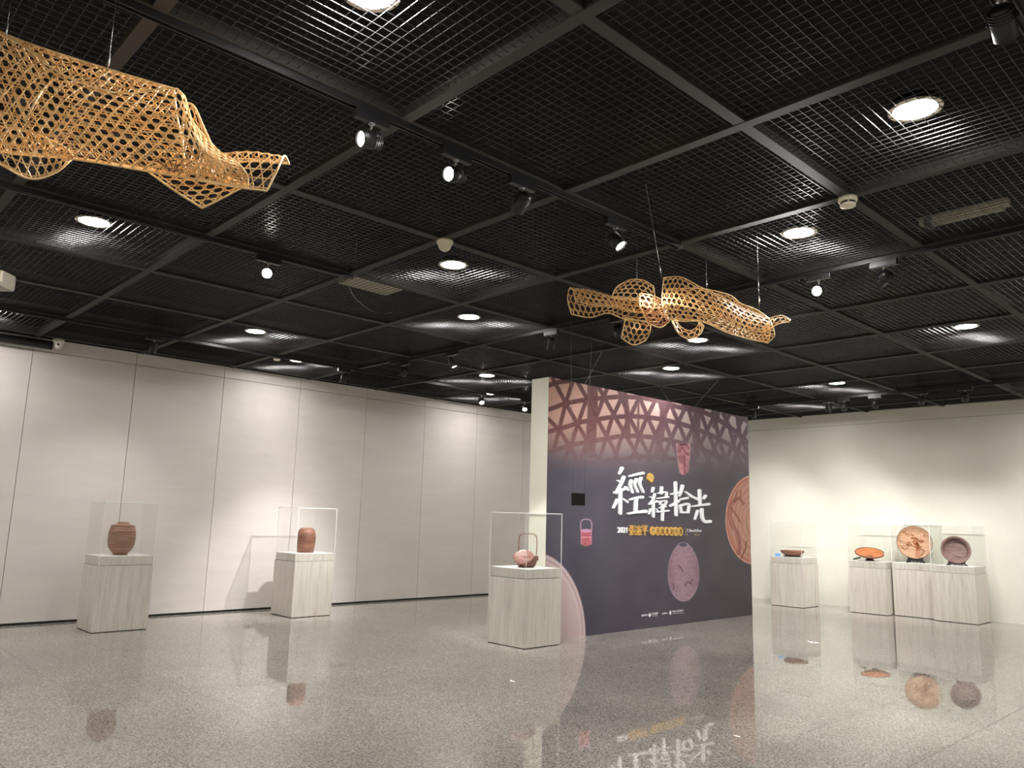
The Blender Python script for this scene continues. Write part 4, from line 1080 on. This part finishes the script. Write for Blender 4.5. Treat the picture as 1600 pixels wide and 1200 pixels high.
q = MB(); q.tube([at_depth(84, 117, DL_-0.09)-b0, at_depth(60, 152, DL_-0.17)-b0, at_depth(38, 190, DL_-0.17)-b0], 0.0035, 6); q.build('tie_rod', MT['bamboo_rim'], Lroot)
for (x1, y1) in ((240,255),(248,258),(256,260),(266,258),(276,256),(287,254),(300,258),(262,250),(280,262)):
    q = MB(); q.tube([at_depth(272, 270, DL_-0.05)-b0, at_depth(x1, y1-6, DL_-0.15)-b0], 0.0014, 5); q.build('dark_splint', mat('dark_splint', srgb(92, 54, 34), 0.5) if 'dark_splint' not in bpy.data.materials else bpy.data.materials['dark_splint'], Lroot)
for (tx, ty, bx_, by_) in ((9, -60, 9, 56), (165, 60, 168, 112), (-70, -80, -70, 10)):
    bot = at_depth(bx_, by_, DL_); top = np.array([bot[0], bot[1], HC+0.0125]); wire_to(Lroot, top, bot)

DR_ = 5.35
Rroot = tag(empty('bamboo_sculpture', tuple(at_depth(1060, 480, DR_))), 'small twisting open-weave bamboo sculpture hung before the title partition', 'sculpture')
RS = dict(hexs=0.0435, sw=0.0052, rim_r=0.0042)
woven_sheet([[(899,470,.03),(896,455,.05),(890,450,0),(887,468,-.05),(893,491,0)], [(925,476,.04),(924,463,.06),(920,453,0),(920,475,-.05),(922,496,0)], [(958,478,.03),(958,468,.05),(956,463,0),(955,478,-.05),(950,489,-.02)], [(988,486,.03),(988,474,.05),(986,466,0),(985,485,-.06),(978,499,-.03)], [(1040,492,.03),(1040,478,.05),(1038,470,0),(1036,488,-.06),(1030,503,-.03)]], DR_, MT['bamboo'], Rroot, **RS)
woven_sheet([[(956,465,-.04),(960,454,0),(966,446,.06)], [(975,467,-.06),(979,451,-.02),(985,437,.06)], [(1000,471,-.06),(1003,453,-.02),(1005,438,.06)], [(1022,480,-.04),(1023,464,0),(1021,447,.06)]], DR_, MT['bamboo'], Rroot, **RS)
woven_sheet([[(977,496,0),(974,513,-.03),(971,528,0)], [(995,500,-.04),(993,520,-.07),(990,539,-.03)], [(1017,506,0),(1015,520,-.02),(1009,532,0)]], DR_, MT['bamboo'], Rroot, **RS)
woven_sheet([[(1000,458,-.05),(1001,480,-.09),(1012,505,-.06)], [(1018,462,-.08),(1022,485,-.12),(1032,511.5,-.06)], [(1034,468,-.04),(1038,485,-.06),(1046,502,-.03)]], DR_, MT['bamboo_red'], Rroot, **RS)
woven_sheet([[(1037,434,.05),(1035,455,-.03),(1035,476,-.08),(1040,499,-.02)], [(1064,433,.05),(1062,455,-.04),(1062,480,-.1),(1066,502,-.02)], [(1095,449,.05),(1095,468,-.05),(1095,488,-.1),(1098,503,-.02)], [(1130,465,.04),(1132,482,-.06),(1134,504,-.1),(1137,520,-.02)], [(1166,484,.03),(1166,500,-.06),(1167,518,-.1),(1169,529,-.02)], [(1201,497,.02),(1207,510,-.05),(1210,524,-.07),(1200,536,-.02)]], DR_, MT['bamboo'], Rroot, **RS)
woven_sheet([[(1040,452,.06),(1042,465,.12),(1042,480,.12),(1043,498,.04)], [(1095,451,.06),(1097,468,.14),(1098,488,.12),(1099,502,.03)], [(1140,461,.06),(1140,482,.14),(1140,504,.12),(1138,519,.03)], [(1157,474,.06),(1158,490,.13),(1158,512,.11),(1154,525,.03)], [(1182,484,.05),(1181,500,.1),(1180,520,.09),(1178,532,.03)], [(1201,497,.03),(1202,508,.06),(1203,522,.05),(1199,535,.02)]], DR_, MT['bamboo'], Rroot, **RS)
woven_sheet([[(1050,502,-.0),(1056,500,.06)], [(1060,521,-.01),(1064,511,.06)], [(1078,530,-.02),(1078,517,.05)], [(1094,522,-.01),(1090,510,.05)], [(1100,509,0),(1092,502,.05)]], DR_, MT['bamboo'], Rroot, **RS)
woven_sheet([[(1203,497,.03),(1198,508,-.03),(1193,519,-.04)], [(1221,493,.02),(1219,500,-.01),(1217,506,-.03)], [(1235,500,.0),(1234,501,-.01),(1233,503,-.01)]], DR_, MT['bamboo'], Rroot, **RS)
for (hx, hy, bx_, by_) in ((995, 372, 990, 438), (1183, 368, 1183, 489), (1009, 287, 1036, 446), (1103, 382, 1099, 452), (990, 430, 949, 462)):
    top = onz(hx, hy, HC+0.0125) if hx != 990 else None
    bot = at_depth(bx_, by_, DR_)
    if top is None: continue
    if hx == 995 or hx == 1183 or hx == 1103: bot = np.array([top[0], top[1], 0]); bb = [z for z in np.linspace(2.3, 3.4, 1101) if pj((top[0], top[1], z))[1] <= by_]; bot[2] = bb[0] if bb else 2.9
    wire_to(Rroot, top, bot)

# ------------------------------------------------------------------ small black sign hung on two wires
c = np.array([XB1, 5.25, 0.0])
def zat(X, Y, py):
    for z in np.linspace(0.2, 3.5, 3301):
        if pj((X, Y, z))[1] <= py: return z
tgt = None
for Y in np.linspace(4.6, 6.2, 321):
    if abs(pj((XB1, Y, 1.7))[0]-903.5) < 0.4: tgt = Y; break
SYy = tgt or 5.25
zc = zat(XB1, SYy, 780.3)
sroot = tag(empty('hanging_sign', (XB1, SYy, zc), math.atan2(CR[0][1], CR[0][0])), 'small black rectangular sign hanging on two thin wires before the mural', 'sign')
sw_ = 21.2/px_scale((XB1, SYy, zc)); sh_ = 19.0/px_scale((XB1, SYy, zc))
q = MB(); q.cbox((-sw_/2, -0.009, -sh_/2), (sw_/2, 0.009, sh_/2), 0.002); q.build('panel', mat('matte_black_panel', srgb(20, 17, 16), 0.7), sroot)
for sx, tx in ((-0.055, -0.1), (0.055, 0.13)):
    q = MB(); q.tube([(tx, 0, HC-zc), (sx, 0, sh_/2-0.004)], 0.0016, 6); q.build('suspension_wire', MT['wire'], sroot)

# ------------------------------------------------------------------ ceiling and wall fixtures
def detector(P, r, label, dome):
    root = tag(empty('smoke_detector', (P[0], P[1], HC)), label, 'detector')
    q = MB(); q.lathe([(r*0.98, 0.0), (r, -0.012), (r*0.97, -0.026), (r*0.8, -0.028)], 32, close=True); q.build('base', MT['cream'], root)
    q = MB()
    if dome: q.lathe([(r*0.84, -0.026), (r*0.8, -0.045), (r*0.62, -0.068), (r*0.34, -0.080), (0.0005, -0.083)], 32)
    else: q.lathe([(r*0.70, -0.026), (r*0.68, -0.040), (r*0.82, -0.043), (r*0.78, -0.058), (r*0.5, -0.064), (0.0005, -0.065)], 32)
    q.build('sensor_cover', MT['cream'], root)
    if not dome:
        for a in range(6):
            q = MB(); q.box((r*0.62, -0.016, -0.042), (r*0.72, 0.016, -0.029)); q.build('sensor_slot', MT['reveal'], root, None, (0, 0, a*math.pi/3))
    return root
detector((OX+1*PA+0.02, OY+2*PB-0.02), 0.062, 'cream domed detector at a beam crossing beside a downlight', True)
detector((OX+2*PA, OY+0*PB), 0.058, 'cream slotted smoke detector at a beam crossing near the batten', False)
P = onz(433, 556, HC)
detector(P, 0.055, 'tiny pale detector on the beam above the panel wall', False)
# dome security camera at the top of the panel wall
P = ony(93, 521, YL-0.12)
root = tag(empty('dome_camera', (P[0], P[1], HC)), 'white dome security camera at the top of the panel wall', 'camera')
q = MB(); q.lathe([(0.066, 0.0), (0.066, -0.045), (0.056, -0.055)], 28, close=True); q.build('mount', MT['white_plastic'], root)
q = MB(); q.lathe([(0.056, -0.05), (0.055, -0.075), (0.042, -0.103), (0.02, -0.118), (0.0005, -0.121)], 28); q.build('dome', MT['white_plastic'], root)
q = MB(); d = Vector((-P[0], -P[1], -0.9)).normalized(); q.cyl(Vector((0, 0, -0.068))+d*0.040, Vector((0, 0, -0.068))+d*0.056, 0.013, 16); q.build('lens', MT['black'], root)
# roller screen housing
Y_ = YL-0.10; p1 = ony(80, 540, Y_); zr = ony(40, 533.5, Y_)[2]
root = tag(empty('screen_housing', (p1[0]-1.5, Y_, zr)), 'long black roller screen tube fixed at the top of the panel wall', 'screen')
q = MB(); q.cyl((-1.6, 0, 0), (1.5, 0, 0), 0.052, 24); q.build('tube', MT['black'], root)
for x in (-1.61, 1.5):
    q = MB(); q.cyl((x, 0, 0), (x+0.012, 0, 0), 0.056, 24); q.build('end_cap', MT['black'], root)
for x in (-1.0, 1.0):
    q = MB(); q.box((x-0.02, 0.02, -0.02), (x+0.02, 0.098, 0.02)); q.build('bracket', MT['black'], root)
# pale ceiling box with louvred front (speaker) at the frame edge
P = onz(-6, 437, 3.16)
root = tag(empty('ceiling_speaker', (P[0], P[1], P[2]), -0.75), 'pale grey boxy speaker hung under the ceiling, cut by the frame edge', 'speaker')
q = MB(); q.cbox((-0.24, -0.09, -0.075), (0.10, 0.10, 0.06), 0.025); q.build('body', mat('warm_grey_plastic', srgb(168, 162, 148), 0.5), root)
q = MB(); q.cbox((0.02, -0.112, -0.042), (0.108, -0.085, 0.045), 0.006); q.build('front_panel', MT['cream'], root)
q = MB(); q.cyl((-0.10, 0, 0.05), (-0.10, 0, HC-P[2]), 0.012, 12); q.cyl((-0.10, 0, HC-P[2]-0.012), (-0.10, 0, HC-P[2]), 0.04, 20); q.build('ceiling_mount', MT['black'], root)
# unlit batten lying above the grating
a = onz(1437, 353, HC+0.16); b = onz(1578, 321, HC+0.16); mid = (a+b)/2; L = abs(b[1]-a[1])
root = tag(empty('batten_light', tuple(mid)), 'pale unlit batten lamp lying above the ceiling grating', 'lamp')
q = MB(); q.cbox((-0.03, -L/2, 0), (0.03, L/2, 0.05), 0.006); q.build('tray', mat('batten_cream', srgb(214, 208, 186), 0.5), root)
q = MB(); q.cyl((0, -L/2+0.03, -0.014), (0, L/2-0.03, -0.014), 0.013, 12); q.build('tube_lamp', MT['cream'], root)
q = MB(); q.cbox((-0.045, L/2-0.09, -0.03), (0.045, L/2-0.04, 0.055), 0.004); q.build('lamp_holder', MT['silver'], root)
for y in (-L/2+0.12, L/2-0.12):
    q = MB(); q.cyl((0, y, 0.05), (0, y, 4.02-mid[2]), 0.004, 8); q.build('hanger_rod', MT['black'], root)
# access plate and loose cable above the grating
P = onz(586, 446, HC+0.2)
root = tag(empty('access_plate', tuple(P)), 'pale perforated service plate seen through the ceiling grating', 'plate')
q = MB(); q.cbox((-0.28, -0.22, 0), (0.28, 0.22, 0.02), 0.004); q.build('plate', mat('dusty_plate', srgb(196, 188, 164), 0.6), root)
for x in (-0.24, 0.24):
    q = MB(); q.cyl((x, 0, 0.02), (x, 0, 4.02-P[2]), 0.004, 8); q.build('hanger_rod', MT['black'], root)
pts = [onz(546, 449, HC+0.17), onz(552, 462, HC+0.14), onz(566, 476, HC+0.125), onz(582, 487, HC+0.122), onz(600, 490, HC+0.13), onz(612, 488, HC+0.18)]
q = MB(); q.tube([Vector(p) for p in catmull(pts, 5)], 0.006, 8)
o = q.build('loose_cable', mat('grey_cable', srgb(150, 145, 130), 0.5), None)
tag(o, 'loose grey cable sagging above the ceiling grating', 'cable')
